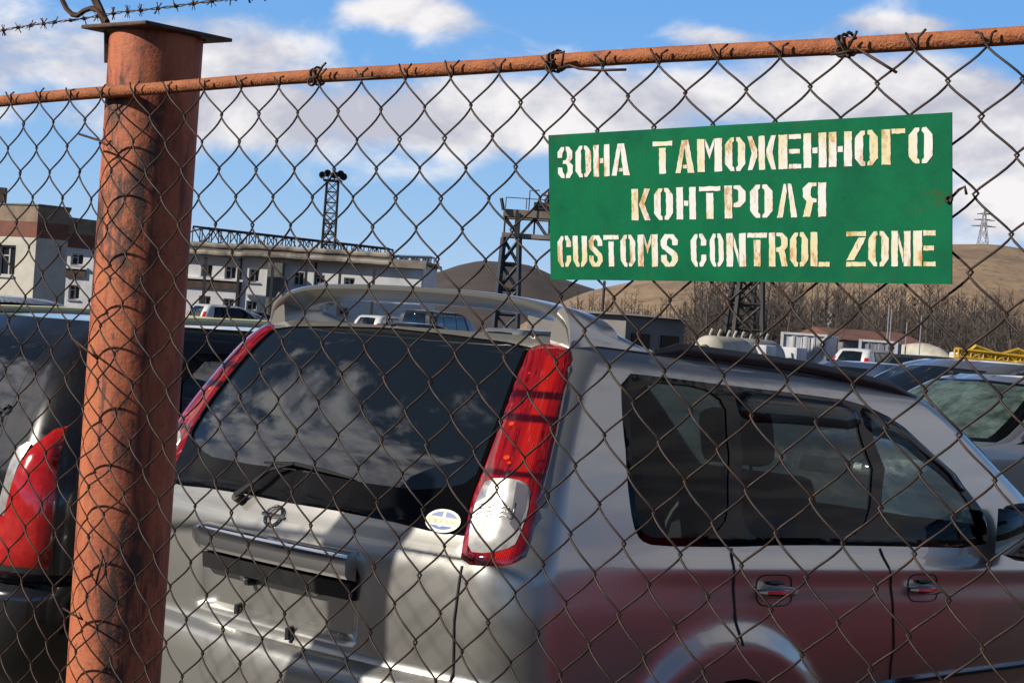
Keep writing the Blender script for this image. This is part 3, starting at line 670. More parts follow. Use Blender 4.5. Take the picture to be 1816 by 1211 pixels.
def car_mesh(sh, regions, gs, gz):
    """regions: ordered {name: outline in (S, z)}; later ones win. Returns {name: (verts(S,z), tris)}"""
    pts = []; edges = []
    polys = {k: densify(v) for k, v in regions.items()}
    allp = [p for v in polys.values() for p in v]
    grid_pts = [(S, z) for S in gs for z in gz]
    segs = []
    if polys:
        A = np.concatenate([np.array(v) for v in polys.values()]); X = np.array(grid_pts)
        keep = np.ones(len(X), bool)
        for q in range(0, len(X), 2000):
            D = np.hypot(X[q:q+2000, None, 0]-A[None, :, 0], X[q:q+2000, None, 1]-A[None, :, 1]).min(1); keep[q:q+2000] = D > .008
        S0_, S1_, z0_, z1_ = gs[0], gs[-1], gz[0], gz[-1]
        rim = (X[:, 0] == S0_) | (X[:, 0] == S1_) | (X[:, 1] == z0_) | (X[:, 1] == z1_)
        grid_pts = [tuple(p) for p in X[keep | rim]]
    pts = [Vector(p) for p in grid_pts]
    for v in polys.values():
        b = len(pts); pts += [Vector(p) for p in v]; edges += [(b+i, b+(i+1) % len(v)) for i in range(len(v))]
    vs, es, fs = delaunay_2d_cdt(pts, edges, [], 0, 1e-5)[:3]
    V = [(v.x, v.y) for v in vs]
    F = []
    for f in fs:
        a, b, c = (V[i] for i in f[:3])
        if abs((b[0]-a[0])*(c[1]-a[1])-(c[0]-a[0])*(b[1]-a[1])) > 1e-9: F.append(tuple(f))
    C_ = [(sum(V[i][0] for i in f)/len(f), sum(V[i][1] for i in f)/len(f)) for f in F]
    owner = np.array(['body']*len(F), dtype=object)
    for k, p in polys.items(): owner[inside(p, C_)] = k
    out = {}
    for k in ['body']+list(polys):
        sel = [F[i] for i in np.nonzero(owner == k)[0]]
        if not sel: continue
        used = sorted({i for f in sel for i in f}); mp = {u: j for j, u in enumerate(used)}
        out[k] = ([V[u] for u in used], [tuple(mp[i] for i in f) for f in sel], polys.get(k))
    return out
def panel(sh, data, off=0.0, pillow=0.0, skirt=0.0, side=1):
    """one panel on the body surface; side 1 right, -1 left, 0 both halves joined at the centre line"""
    V, F, poly = data
    P = [Vector(sh.P(max(0, min(5, S)), z)) for S, z in V]
    if off:
        d = sdist(poly, V) if (pillow and poly) else np.full(len(V), 9.)
        for i, (S, z) in enumerate(V):
            k = off*math.sqrt(min(1, d[i]/pillow)) if pillow else off
            P[i] = P[i]+normal(sh, max(.004, S), z)*k
    fs = []
    for f in F:
        a, b, c = P[f[0]], P[f[1]], P[f[2]]
        n = (b-a).cross(c-a); S, z = V[f[0]]
        fs.append(f if n.dot(normal(sh, max(.004, min(4.99, S)), z)) > 0 else tuple(reversed(f)))
    if skirt:
        cnt = {}
        for f in fs:
            for a, b in zip(f, f[1:]+f[:1]): cnt[(a, b)] = cnt.get((a, b), 0)+1
        be = [(a, b) for (a, b) in cnt if (b, a) not in cnt and not (V[a][0] < 1e-4 and V[b][0] < 1e-4)]
        low = {}
        P = list(P); V = list(V)
        for a, b in be:
            for i in (a, b):
                if i not in low:
                    low[i] = len(P); S, z = V[i]; P.append(P[i]-normal(sh, max(.004, S), z)*skirt); V.append((S, z))
        fs = fs+[(b, a, low[a], low[b]) for a, b in be]
    uv = list(V)
    if side == 1: Q = P; R = fs; U = uv
    else:
        mir = [Vector((p.x, -p.y, p.z)) for p in P]; mf = [tuple(reversed(f)) for f in fs]
        if side == -1: Q, R, U = mir, mf, uv
        else:
            idx = []; Q = list(P); U = list(uv)
            for i, p in enumerate(mir):
                if abs(p.y) < 1e-5: idx.append(i)
                else: idx.append(len(Q)); Q.append(p); U.append(uv[i])
            R = fs+[tuple(idx[i] for i in f) for f in mf]
    mb = MB(); mb.v = [tuple((p.x, -p.y, p.z)) for p in Q]; mb.f = [tuple(reversed(f)) for f in R]; mb.m = [0]*len(R); mb.uv = U
    return mb
# car space: x forward, y left, z up; the tables work with v = right, hence the flip above
def CP(sh, S, z, off=0.0, side=1):
    p = Vector(sh.P(S, z)); 
    if off: p = p+normal(sh, max(.004, S), z)*off
    return Vector((p.x, -p.y*side, p.z))
def roof_cap(mb, sh, z, dome, n=14, Ss=None):
    rows = []
    for S in (Ss or [.02+4.96*q/70 for q in range(71)]):
        x, v, zz = sh.P(S, z); rows.append((x, v, zz))
    rows = [(sh.P(0.0, z)[0], 0.0, sh.P(0, z)[2])]+rows
    vs = []; fs = []
    xa, xb = rows[0][0], rows[-1][0]
    for (x, v, zz) in rows:
        for j in range(n+1):
            t = -1+2*j/n; lift = dome*(1-t*t)*sst(0, .35, x-xa)*sst(0, .5, xb-x)
            vs.append((x, -v*t, zz+lift))
    for i in range(len(rows)-1):
        for j in range(n): a = i*(n+1)+j; fs.append((a, a+n+1, a+n+2, a+1))
    mb.add(vs, fs, 0)
def wheel(parent, x, y, r, w, out, detail=True):
    """out = +1 left side, -1 right side (in car space y)"""
    M = Matrix.Translation((x, y, r)) @ Matrix.Rotation(-math.pi/2*out, 4, 'X')
    h = w/2; mb = MB()
    mb.lathe([(r*.62, -h), (r*.93, -h), (r*.985, -h*.8), (r, -h*.5), (r, h*.5), (r*.985, h*.8), (r*.93, h), (r*.64, h*.96)], M, 28)
    t = mb.build('tyre', K['rubber'], parent)
    mb = MB(); mb.lathe([(r*.63, h*.9), (r*.60, h*.95), (r*.58, h*.45), (r*.2, h*.55), (r*.14, h*.75), (0, h*.78)], M, 28)
    if detail:
        for q in range(5):
            a = 2*math.pi*q/5; d = Vector((math.cos(a), math.sin(a), 0))
            mb.tube([M @ (d*r*.14+Vector((0, 0, h*.72))), M @ (d*r*.60+Vector((0, 0, h*.80)))], [.035, .028], 6)
    mb.build('rim', K['alloy'], t)
    return t
def seat(parent, x, y, z, w=.50, n=1, back=.62):
    mb = MB()
    mb.box((x+.05, y, z+.07), (.50, w*n, .15), None, .05)
    Mb = Matrix.Rotation(R_(-14), 3, 'Y')
    mb.box((x-.25, y, z+.14+back/2), (.14, w*n, back), Mb, .06)
    for q in range(n):
        yy = y+(q-(n-1)/2)*w
        mb.box((x-.37, yy, z+.14+back+.10), (.09, .26, .18), Mb, .045)
        for s in (-1, 1): mb.tube([(x-.34, yy+s*.05, z+back+.08), (x-.36, yy+s*.05, z+back+.2)], .006, 6)
    mb.build('seat', K['seat_cloth'], parent)
def interior(parent, xs=(1.15, 2.0), z=.48, xfire=3.1, w=.68, belt=.95):
    mb = MB(); mb.box((1.75, 0, z-.09), (2.6, 2*w, .16), None, .03)
    for s in (-1, 1): mb.box((1.75, s*(w+.04), z+.2), (2.4, .06, belt-z-.12), None, .02)
    mb.build('cabin_floor', K['interior'], parent)
    mb = MB(); mb.box((xfire-.32, 0, belt-.13), (.5, 2*w-.04, .24), None, .07)
    Ms = Matrix.Rotation(R_(-62), 4, 'Y')
    mb2 = MB(); c = Vector((xfire-.68, .36, belt-.02)); ring_ = [c+Ms.to_3x3() @ Vector((.185*math.cos(a*.262), .185*math.sin(a*.262), 0)) for a in range(24)]
    mb.build('dashboard', K['interior'], parent)
    mb2.tube(ring_, .014, 8, closed=True); mb2.tube([ring_[0], c, ring_[12]], .012, 6); mb2.tube([c, c+Vector((.25, 0, -.08))], .025, 8); mb2.build('steering_wheel', K['black_plastic'], parent)
    for s in (-1, 1): seat(parent, xs[1], s*.36, z)
    seat(parent, xs[0], 0, z, .46, 3)
def lin(a, b, n): return [a+(b-a)*i/(n-1) for i in range(n)]
def circle_hole(sh, x0, z0, r, n=26):
    out = []
    for q in range(n):
        a = 2*math.pi*q/n; x, z = x0+r*math.cos(a), z0+r*math.sin(a); z = max(z, .205)
        out.append((side_S(sh, x, z), z))
    return out
def arch_liner(mb, x0, z0, r, y, w, sgn):
    n = 18; vs = []; fs = []
    for q in range(n+1):
        a = math.pi*1.15*q/n-.23; vs += [(x0+r*math.cos(a), y, z0+r*math.sin(a)), (x0+r*math.cos(a), y-sgn*w, z0+r*math.sin(a))]
    for q in range(n): fs.append((2*q, 2*q+1, 2*q+3, 2*q+2))
    c = len(vs); vs.append((x0, y-sgn*w, z0)); fs += [(2*q+1, c, 2*q+3) for q in range(n)]
    mb.add(vs, fs)
# ------------------------------------------------------------------ the silver-grey estate in front of the fence
OUT = XT_OUTLINES
YAW = R_(45.5); XO = Vector((-.657, 4.897, 0))
K['silver'] = paint_mat('silver_paint', (.40, .39, .36), .66, .33, amt=.10)
def lamp_mat():
    m = mat('lamp_red', (.25, .003, .006), .06, 0, coat=1, ior=1.6); nt = m.node_tree; N = nt.nodes; L = nt.links; p = N['Principled BSDF']
    uv = N.new('ShaderNodeUVMap'); uv.uv_map = 'panel'; sp = N.new('ShaderNodeSeparateXYZ'); L.new(uv.outputs[0], sp.inputs[0])
    def noise(sx, sz, det, dist=0):
        mp = N.new('ShaderNodeMapping'); mp.inputs['Scale'].default_value = (sx, sz, 1); L.new(uv.outputs[0], mp.inputs[0])
        n = N.new('ShaderNodeTexNoise'); n.inputs['Scale'].default_value = 1; n.inputs['Detail'].default_value = det; n.inputs['Distortion'].default_value = dist; L.new(mp.outputs[0], n.inputs['Vector']); return n.outputs[0]
    def rng(src, a, b, c=0, d=1, sm=True):
        r = N.new('ShaderNodeMapRange'); r.interpolation_type = 'SMOOTHSTEP' if sm else 'LINEAR'
        for i, v in enumerate((a, b, c, d)): r.inputs[i+1].default_value = v
        L.new(src, r.inputs[0]); return r.outputs[0]
    def mix(f, a, b):
        x = N.new('ShaderNodeMix'); x.data_type = 'RGBA'; L.new(f, x.inputs['Factor'])
        for s, v in (('A', a), ('B', b)):
            if isinstance(v, tuple): x.inputs[s].default_value = v
            else: L.new(v, x.inputs[s])
        return x.outputs['Result']
    def mul(a, b):
        x = N.new('ShaderNodeMath'); x.operation = 'MULTIPLY'; L.new(a, x.inputs[0]); L.new(b, x.inputs[1]); return x.outputs[0]
    # moulded optics inside the lens: a ribbed outer column and three bowls
    c = mix(rng(noise(30, 26, 3, 1), .35, .65), (.06, .001, .004, 1), (.24, .003, .006, 1))
    c = mix(rng(noise(150, 5, 2), .35, .6), c, (.32, .006, .007, 1))
    ribs = mul(rng(sp.outputs[0], .705, .718), rng(sp.outputs[0], .765, .752))
    wv = N.new('ShaderNodeTexWave'); wv.inputs['Scale'].default_value = 60; wv.inputs['Distortion'].default_value = .4; L.new(uv.outputs[0], wv.inputs['Vector'])
    rc_ = mix(rng(wv.outputs[1], .2, .8), (.60, .018, .008, 1), (.30, .005, .006, 1))
    c = mix(mul(ribs, rng(sp.outputs[1], 1.57, 1.55)), c, rc_)
    for z0, z1 in ((1.455, 1.47), (1.395, 1.41), (1.26, 1.27)):
        band = mul(rng(sp.outputs[1], z0-.006, z0+.002), rng(sp.outputs[1], z1+.006, z1-.002)); c = mix(band, c, (.05, .001, .004, 1))
    L.new(c, p.inputs['Base Color'])
    return m
K['lamp_red'] = lamp_mat()
K['lamp_clear'] = mat('lamp_clear', (.34, .33, .32), .22, .35, coat=1, col2=(.56, .54, .52), nscale=24, detail=3)
K['lamp_reflector'] = mat('lamp_reflector', (.30, .28, .31), .2, .6, coat=1)
K['lamp_amber'] = mat('lamp_amber', (.75, .055, .008), .1, coat=1)
suv = thing('parked_car', 'silver grey sport utility car with tall red tail lamps and a rear roof spoiler', 'car', XO, YAW)
sh = XT
def P2(k, it=1): return smooth_poly(OUT[k], it)
def mirror_close(pts, ztop, zbot):
    return pts
reg = {}
# rear glass and the black strip below it: right halves, closed along the centre line
g_ = OUT['glass_r']; reg['rear_window'] = [(0.0, g_[0][1]+.001)]+g_[1:-1]+[(.05, g_[-1][1]), (0.0, g_[-1][1])]
ga = OUT['garnish']
low = [p for p in ga[2:]]
reg['rear_trim'] = [(0.0, 1.199)]+[(.05, 1.199)]+list(reversed(g_[6:-1]))[0:] if False else None
bottom = list(reversed([p for p in g_[7:-1]]))            # from centre outwards
reg['rear_trim'] = [(0.0, g_[0][1]+.002), (.314, 1.607), (.55, 1.598), (.66, 1.585), (.66, 1.3), (.64, 1.12), ga[2]]+ga[3:-1]+[(0.0, ga[-1][1])]
rw = reg.pop('rear_window'); reg['rear_window'] = rw
reg['rear_trim'] = [reg['rear_trim'][0]]+[p for p in reg['rear_trim'][1:]]
reg['tail_lamp'] = smooth_poly(OUT['lamp'], 1)
reg['clear_lens'] = smooth_poly(OUT['clear'], 1)
reg['reflector'] = OUT['reflector']
reg['window_frame'] = smooth_poly(OUT['dlo'], 1)
for a, b in (('quarter_window', 'q'), ('rear_door_window', 'd'), ('front_door_window', 'f')): reg[a] = smooth_poly(OUT[b], 2)
reg['windscreen_frame'] = [(4.17, 1.085), (5.0, 1.07), (5.0, 1.60), (4.16, 1.595)]
reg['windscreen'] = [(4.23, 1.12), (5.0, 1.10), (5.0, 1.575), (4.22, 1.57)]
reg['headlamp'] = [(4.05, .74), (4.62, .72), (4.66, .86), (4.05, .90)]
reg['grille'] = [(4.72, .72), (5.0, .72), (5.0, .86), (4.72, .86)]
reg['bumper'] = [(0.0, .22), (.93, .22), (.93, .745), (0.0, .745)]
reg['wheel_gap'] = circle_hole(sh, .98, .35, .375)
reg['wheel_gap_front'] = circle_hole(sh, 3.62, .35, .375)
gs = lin(0, .62, 23)+lin(.64, .92, 17)+lin(.95, 2.9, 58)+lin(2.93, 4.1, 30)+lin(4.13, 4.35, 8)+lin(4.4, 5.0, 14)
gz = lin(.22, .64, 14)+lin(.66, .80, 15)+lin(.82, .98, 9)+lin(.99, 1.13, 14)+lin(1.15, 1.54, 16)+lin(1.555, 1.62, 7)
D = car_mesh(sh, reg, gs, gz)
bm_ = panel(sh, D['body'], side=0)
bm_.uv = None
roof_cap(bm_, sh, 1.62, .006)
body = bm_.build('body', K['silver'], suv, angle=50, merge=.0004)
panel(sh, D['bumper'], .004, 0, .02, 0).build('bumper', K['silver'], suv, angle=50)
panel(sh, D['rear_window'], -.002, 0, .012, 0).build('rear_window', K['dark_glass'], suv, angle=50)
panel(sh, D['rear_trim'], .004, .012, .012, 0).build('rear_trim', K['black_gloss'], suv, angle=50)
for s in (1, -1):
    lp = panel(sh, D['tail_lamp'], .008, .008, 0, s).build('tail_lamp', K['lamp_red'], suv, angle=60)
    panel(sh, D['clear_lens'], .0095, .0, .006, s).build('clear_lens', K['lamp_clear'], lp, angle=60)
    panel(sh, D['reflector'], .0100, .0, .006, s).build('reflector', K['lamp_reflector'], lp, angle=60)
    mb = MB()
    for q in range(3):
        zz = 1.160+.011*q; mb.tube([CP(sh, S, zz+.004*math.sin(S*170), .0105, s) for S in lin(.622, .735, 16)], .0011, 4)
    mb.tube([CP(sh, .735, z, .0105, s) for z in (1.158, 1.196)], .0016, 4); mb.build('lens_rib', K['alloy'], lp, angle=180)
    # bulbs glimmering behind the lens
    for S, z, r in ((.665, 1.515, .0035), (.735, 1.505, .003), (.655, 1.385, .0085), (.672, 1.302, .009), (.686, 1.290, .005)):
        n = normal(sh, S, z); c = Vector(sh.P(S, z))+n*.0088; u = n.cross(Vector((0, 0, 1))).normalized(); w = u.cross(n)
        pts = [c+(u*math.cos(a*.785)*r*1.15+w*math.sin(a*.785)*r*.75)+n*.0005 for a in range(8)]
        mb = MB(); mb.add([(p.x, -p.y*s, p.z) for p in pts], [tuple(range(8))]); mb.build('bulb', K['lamp_amber'], lp)
    wf = panel(sh, D['window_frame'], .002, .01, .012, s).build('window_frame', K['black_gloss'], suv, angle=50)
    for k, g in (('quarter_window', 'tint_glass'), ('rear_door_window', 'tint_glass'), ('front_door_window', 'clear_glass')):
        panel(sh, D[k], -.001, 0, 0, s).build(k, K[g], suv, angle=60)
    panel(sh, D['headlamp'], .006, .02, .01, s).build('headlamp', K['lamp_clear'], suv, angle=60)
panel(sh, D['windscreen_frame'], .001, 0, .01, 0).build('windscreen_frame', K['black_gloss'], suv, angle=60)
panel(sh, D['windscreen'], 0, 0, 0, 0).build('windscreen', K['dusty_glass'], suv, angle=60)
panel(sh, D['grille'], -.01, 0, 0, 0).build('grille', K['black_plastic'], suv, angle=60)
# smoked wind deflectors over the door windows
for s in (1, -1):
    for k in ('visor1', 'visor2'):
        dd = car_mesh(sh, {'v': smooth_poly(OUT[k], 1)}, lin(min(p[0] for p in OUT[k])-.05, max(p[0] for p in OUT[k])+.05, 40), lin(min(p[1] for p in OUT[k])-.03, max(p[1] for p in OUT[k])+.03, 16))
        panel(sh, dd['v'], .016, .035, .003, s).build('wind_deflector', K['smoke_plastic'], suv, angle=60)
# shut lines
def seam(path, s, r=.0042, name='seam', mt='black_plastic', off=.0004):
    mb = MB(); q = []
    for a, b in zip(path, path[1:]):
        k = max(2, int(math.hypot(b[0]-a[0], b[1]-a[1])/.025))
        q += [(a[0]+(b[0]-a[0])*t/k, a[1]+(b[1]-a[1])*t/k) for t in range(k)]
    q.append(path[-1]); mb.tube([CP(sh, S, z, off, s) for S, z in q], r, 5); mb.build(name, K[mt], suv)
for s in (1, -1):
    seam(OUT['seam_t'], s, .004); seam([OUT['seam_d'][0]]+OUT['seam_d'][1:], s); seam(OUT['seam_f']+[(2.36, .45)], s)
    seam([(.93, .745), (.93, .5)], s)
    seam([(side_S(sh, 1.50, .635), .635), (side_S(sh, 2.2, .63), .63), (side_S(sh, 2.9, .62), .62)], s, .011, 'sill_trim', 'chrome', .006)
    seam([(side_S(sh, .60, 1.607), 1.607), (side_S(sh, 1.2, 1.606), 1.606), (side_S(sh, 1.75, 1.598), 1.598)], s, .003)
    # door handles in their dished recesses
    for hx in (1.175, 1.965):
        z = .977; Sm = side_S(sh, hx, z); c = CP(sh, Sm, z, 0, s); mb = MB()
        ring_ = [CP(sh, side_S(sh, hx+.085*math.copysign(abs(math.cos(a))**.5, math.cos(a)), z), z+.045*math.copysign(abs(math.sin(a))**.5, math.sin(a)), .0006, s) for a in [q*math.pi/12 for q in range(24)]]
        mb.tube(ring_, .0022, 5, closed=True); mb.build('handle_surround', K['black_plastic'], suv)
        mb = MB(); mb.tube([CP(sh, side_S(sh, hx+d, z), z-.004, o, s) for d, o in ((-.075, .004), (-.066, .020), (-.03, .030), (.03, .030), (.062, .022), (.075, .004))], [.010, .016, .020, .020, .016, .010], 10, flat=.8)
        mb.build('door_handle', K['chrome'], suv)
        mb = MB(); mb.tube([CP(sh, side_S(sh, hx+d, z), z+.022, .004, s) for d in (-.035, 0, .035)], [.010, .016, .010], 8, flat=.5); mb.build('handle_recess', K['black_plastic'], suv)
    # mirror on the door corner
    c = CP(sh, side_S(sh, 2.42, 1.12), 1.12, .13, s)+Vector((.06, 0, .02)); mb = MB(); mb.box(c, (.15, .22, .19), Matrix.Rotation(R_(-8)*-s, 3, 'Z'), .055); mi = mb.build('door_mirror', K['black_plastic'], suv)
    mb = MB(); mb.box(c+Vector((-.077, 0, 0)), (.004, .185, .150), Matrix.Rotation(R_(-8)*-s, 3, 'Z'), .0018); mb.build('mirror_glass', mat('mirror_glass', (.5, .55, .56), .03, 1) if s == 1 else bpy.data.materials['mirror_glass'], mi)
    # roof rails
    mb = MB(); pr = []; rad = []
    for q in range(26):
        x = .86+1.30*q/25; zr = 1.609-.035*sst(1.5, 2.16, x); Sx = side_S(sh, x, zr); p = CP(sh, Sx, zr, 0, s); e = min(1, q/2.5, (25-q)/3.5); pr.append(p+Vector((0, .012*s, .002+.022*sst(0, 1, e)))); rad.append(.009+.007*sst(0, 1, e))
    mb.tube(pr, rad, 10, flat=1.15); mb.build('roof_rail', K['black_plastic'], suv)
# tailgate grip with chrome bar, plate recess details, wiper, badge
mb = MB(); n_ = 30; zc = .985
def grip(off, dz, hh, k0=-.385, k1=.335, r=None):
    pass
prof = [(-.004, -.042), (.026, -.036), (.034, -.026), (.036, .012), (.030, .028), (.016, .034), (-.004, .036)]
vs = []; fs = []; n_ = 36; vl, vr = -.375, .335
for i in range(n_+1):
    v = vl+(vr-vl)*i/n_; Sg = abs(v)/( sh.w(zc)-sh.r(zc))*.65
    base = Vector(sh.P(Sg, 1.012)); x0 = base.x
    e = min(1, (i+.6)/4) ; e = e if i < n_/2 else 1
    e2 = sst(0, 1, e)
    for (o, dz) in prof: vs.append((x0-.004-(o*(.35+.65*e2) if o > 0 else o), -v, zc+dz*(.55+.45*e2)+.004))
k = len(prof)
for i in range(n_):
    for j in range(k-1): fs.append((i*k+j, i*k+j+1, (i+1)*k+j+1, (i+1)*k+j))
fs += [tuple(range(k)), tuple(n_*k+j for j in range(k))]
mb.add(vs, fs); gp = mb.build('tailgate_grip', K['chrome'], suv, angle=25)
mb = MB()
vs = []; fs = []
for i in range(n_+1):
    v = vl+.05+(vr-vl-.06)*i/n_; x0 = sh.P(abs(v)*.65/(sh.w(zc)-sh.r(zc)), 1.012)[0]
    for (o, dz) in ((.03, .022), (-.012, .022), (-.006, -.022), (.03, -.026)): vs.append((x0+o, -v, .918+dz))
for i in range(n_):
    for j in range(4): fs.append((i*4+j, i*4+(j+1) % 4, (i+1)*4+(j+1) % 4, (i+1)*4+j))
fs += [(0, 1, 2, 3), tuple(n_*4+j for j in range(4))]; mb.add(vs, fs)
mb.build('grip_underside', K['black_plastic'], gp)
def knob(v, z, r, d, mt, nm, up_=0):
    x = sh.P(abs(v)*.65/(sh.w(z)-sh.r(z)), z)[0]; mb = MB(); mb.lathe([(r, 0), (r, d*.7), (r*.8, d), (0, d)], Matrix.Translation((x+.002, -v, z)) @ Matrix.Rotation(-math.pi/2, 4, 'Y') @ Matrix.Rotation(0, 4, 'X'), 14); mb.build(nm, K[mt], suv)
knob(-.145, .892, .013, .022, 'chrome', 'lock_barrel'); knob(-.115, .880, .010, .03, 'black_plastic', 'plate_clip'); knob(.165, .893, .010, .02, 'chrome', 'plate_clip')
for v, z in ((-.17, .795), (.10, .775)):
    mb = MB(); x = sh.P(.15, z)[0]; mb.tube([(x+.004, -v, z+.012), (x-.012, -v, z+.010), (x-.014, -v-.004, z-.018)], .0085, 8); mb.build('plate_clip', K['black_plastic'], suv)
# round badge: ring with a bar across
mb = MB(); zb = 1.075; xb = sh.P(.03, zb)[0]; Mx = Matrix.Translation((xb-.006, .035, zb)) @ Matrix.Rotation(R_(-35), 4, 'Y') @ Matrix.Rotation(-math.pi/2, 4, 'Y')
Mx = Matrix.Translation((xb-.007, .035, zb)) @ Matrix.Rotation(R_(-62), 4, 'Y')
rg = [Mx @ Vector((.030*math.cos(a*.2618), .034*math.sin(a*.2618), 0)) for a in range(24)]
mb.tube(rg, .0042, 8, closed=True); mb.tube([Mx @ Vector((0, -.044, .003)), Mx @ Vector((0, .044, .003))], .0058, 6); mb.build('badge', K['chrome'], suv)
# rear wiper: pivot, arm, blade
def gl(v, z, o): 
    p = CP(sh, abs(v)*.65/(sh.w(z)-sh.r(z)), z, o, 1); return Vector((p.x, -v, p.z))
mb = MB(); mb.tube([gl(-.215, 1.098, .0), gl(-.215, 1.098, .028)], .016, 10); mb.tube([gl(-.215, 1.10, .026), gl(-.17, 1.135, .028), gl(-.115, 1.185, .024), gl(-.03, 1.213, .018)], [.011, .007, .006, .005], 6)
mb.tube([gl(-.17, 1.205, .012), gl(-.03, 1.213, .014), gl(.11, 1.207, .012), gl(.21, 1.200, .010)], [.003, .006, .006, .003], 6)
mb.build('wiper', K['black_plastic'], suv)
# oval sticker on the black strip
K['st_white'] = mat('sticker_white', (.80, .80, .66), .3); K['st_blue'] = mat('sticker_blue', (.012, .06, .30), .3); K['st_yellow'] = mat('sticker_yellow', (.72, .66, .34), .3); K['st_grey'] = mat('sticker_grey', (.36, .33, .20), .4)
S_, z_ = OUT['sticker'][0]
def spt(u, w, o):
    return CP(sh, S_+u, z_+w, .0072+o, 1)
mb = MB()
def ell(a, b, o, mi, lo=0, hi=6.2832, n=40):
    pts = [spt(a*math.cos(lo+(hi-lo)*q/n), b*math.sin(lo+(hi-lo)*q/n), o) for q in range(n+(0 if hi-lo > 6 else 1))]; mb.add(pts, [tuple(range(len(pts)))], mi)
ell(.053, .029, 0, 0); ell(.045, .0235, .0004, 1, .35, 2.75); ell(.042, .022, .0004, 1, 3.75, 5.7)
b0 = [(-.049, -.010), (.048, -.010), (.050, .009), (-.050, .009)]
mb.add([spt(u, w, .0008) for u, w in b0], [(0, 1, 2, 3)], 2)
for q, u in enumerate((-.040, -.022, -.005, .013, .031)):
    w = .007 if q % 2 else .006
    rgp = [spt(u+(.0034, .0052, .004, .0026, .0045)[q]*math.cos(t*.785), -.002+w*(.5, .8, .55, .7, .5)[q]*math.sin(t*.785), .001) for t in range(8)]; mb.add(rgp, [tuple(range(8))], 3)
mb.add([spt(u, w, .0009) for u, w in ((-.004, .009), (.005, .009), (.004, .0235), (-.003, .0235))], [(0, 1, 2, 3)], 0)
mb.build('oval_sticker', [K['st_white'], K['st_blue'], K['st_yellow'], K['st_grey']], suv)
# roof-edge spoiler: a bowed blade standing on two curved ends
def spoiler():
    mb = MB(); N_ = 60; vs = []; fs = []
    def curve(t):                                           # t -1..1 across
        a = abs(t); vmax = .652
        if a < .80: v = a/.80*.50; 
        else: v = .50+(a-.80)/.20*.152
        u = min(1, v/vmax)
        z = 1.605+.128*(max(0, 1-u**6.0))**(1/2.4)-.020*u*u
        if a > .90: z = 1.605+(z-1.605)
        x = .415+.085*(v/.65)**2
        return Vector((x, -v*math.copysign(1, t), z))
    ts = [math.copysign(abs(q)**.75, q) for q in lin(-1, 1, N_+1)]
    C = [curve(t) for t in ts]
    sec = [(0.0, -.003), (.008, .003), (.06, .004), (.14, 0.0), (.21, -.010), (.20, -.022), (.15, -.036), (.095, -.044), (.07, -.042), (.003, -.011)]
    for i, c in enumerate(C):
        a = C[max(0, i-1)]; b = C[min(N_, i+1)]; tg = (b-a); tg.x = 0; tg.normalize()
        nn = Vector((0, -tg.z, tg.y)); nn = nn if nn.dot(Vector((0, -c.y*.3, -1))) < 0 else -nn
        w = abs(c.y)/.652; th = 1-.35*sst(.75, 1, w)
        for (dx, dn) in sec: vs.append(c+Vector((dx, 0, 0))+nn*dn*th)
    k = len(sec)
    for i in range(N_):
        for j in range(k): fs.append((i*k+j, i*k+(j+1) % k, (i+1)*k+(j+1) % k, (i+1)*k+j))
    fs += [tuple(range(k)), tuple(N_*k+j for j in range(k))]
    mb.add(vs, fs)
    # the ends run forward along the roof edge and sink into it
    for s in (1, -1):
        vv = []; ff = []; M_ = 16
        for i in range(M_+1):
            t = i/M_; x = .50+.44*t; h = .098*(1-sst(-.15, 1, t))+.004; Sx = side_S(sh, x, 1.612)
            b = Vector(sh.P(Sx, 1.612)); v0 = b.y+.012*(1-t)
            for (dv, q) in ((0, -.02), (-.004, .35*h), (-.016, .75*h), (-.034, h), (-.052, .9*h), (-.07, .5*h), (-.08, -.02)): vv.append((x, -(v0+dv)*s, b.z+q))
        for i in range(M_):
            for j in range(6): ff.append((i*7+j, i*7+j+1, (i+1)*7+j+1, (i+1)*7+j))
        ff.append(tuple(range(7)))
        mb.add(vv, ff)
    return mb.build('spoiler', K['silver'], suv, angle=40)
spoiler()
interior(suv)
mb = MB()
for s in (1, -1):
    for x0 in (.98, 3.62): arch_liner(mb, x0, .35, .385, -s*.88 if False else s*.875, .30, s)
mb.box((2.2, 0, .27), (4.0, 1.45, .10), None, .02)
mb.build('underbody', K['black_plastic'], suv)
for x0 in (.98, 3.62):
    for s in (1, -1): 
        wp = thing('wheel', None, None, (0, 0, 0)); wp.parent = suv; wheel(wp, x0, s*.765, .345, .215, s)
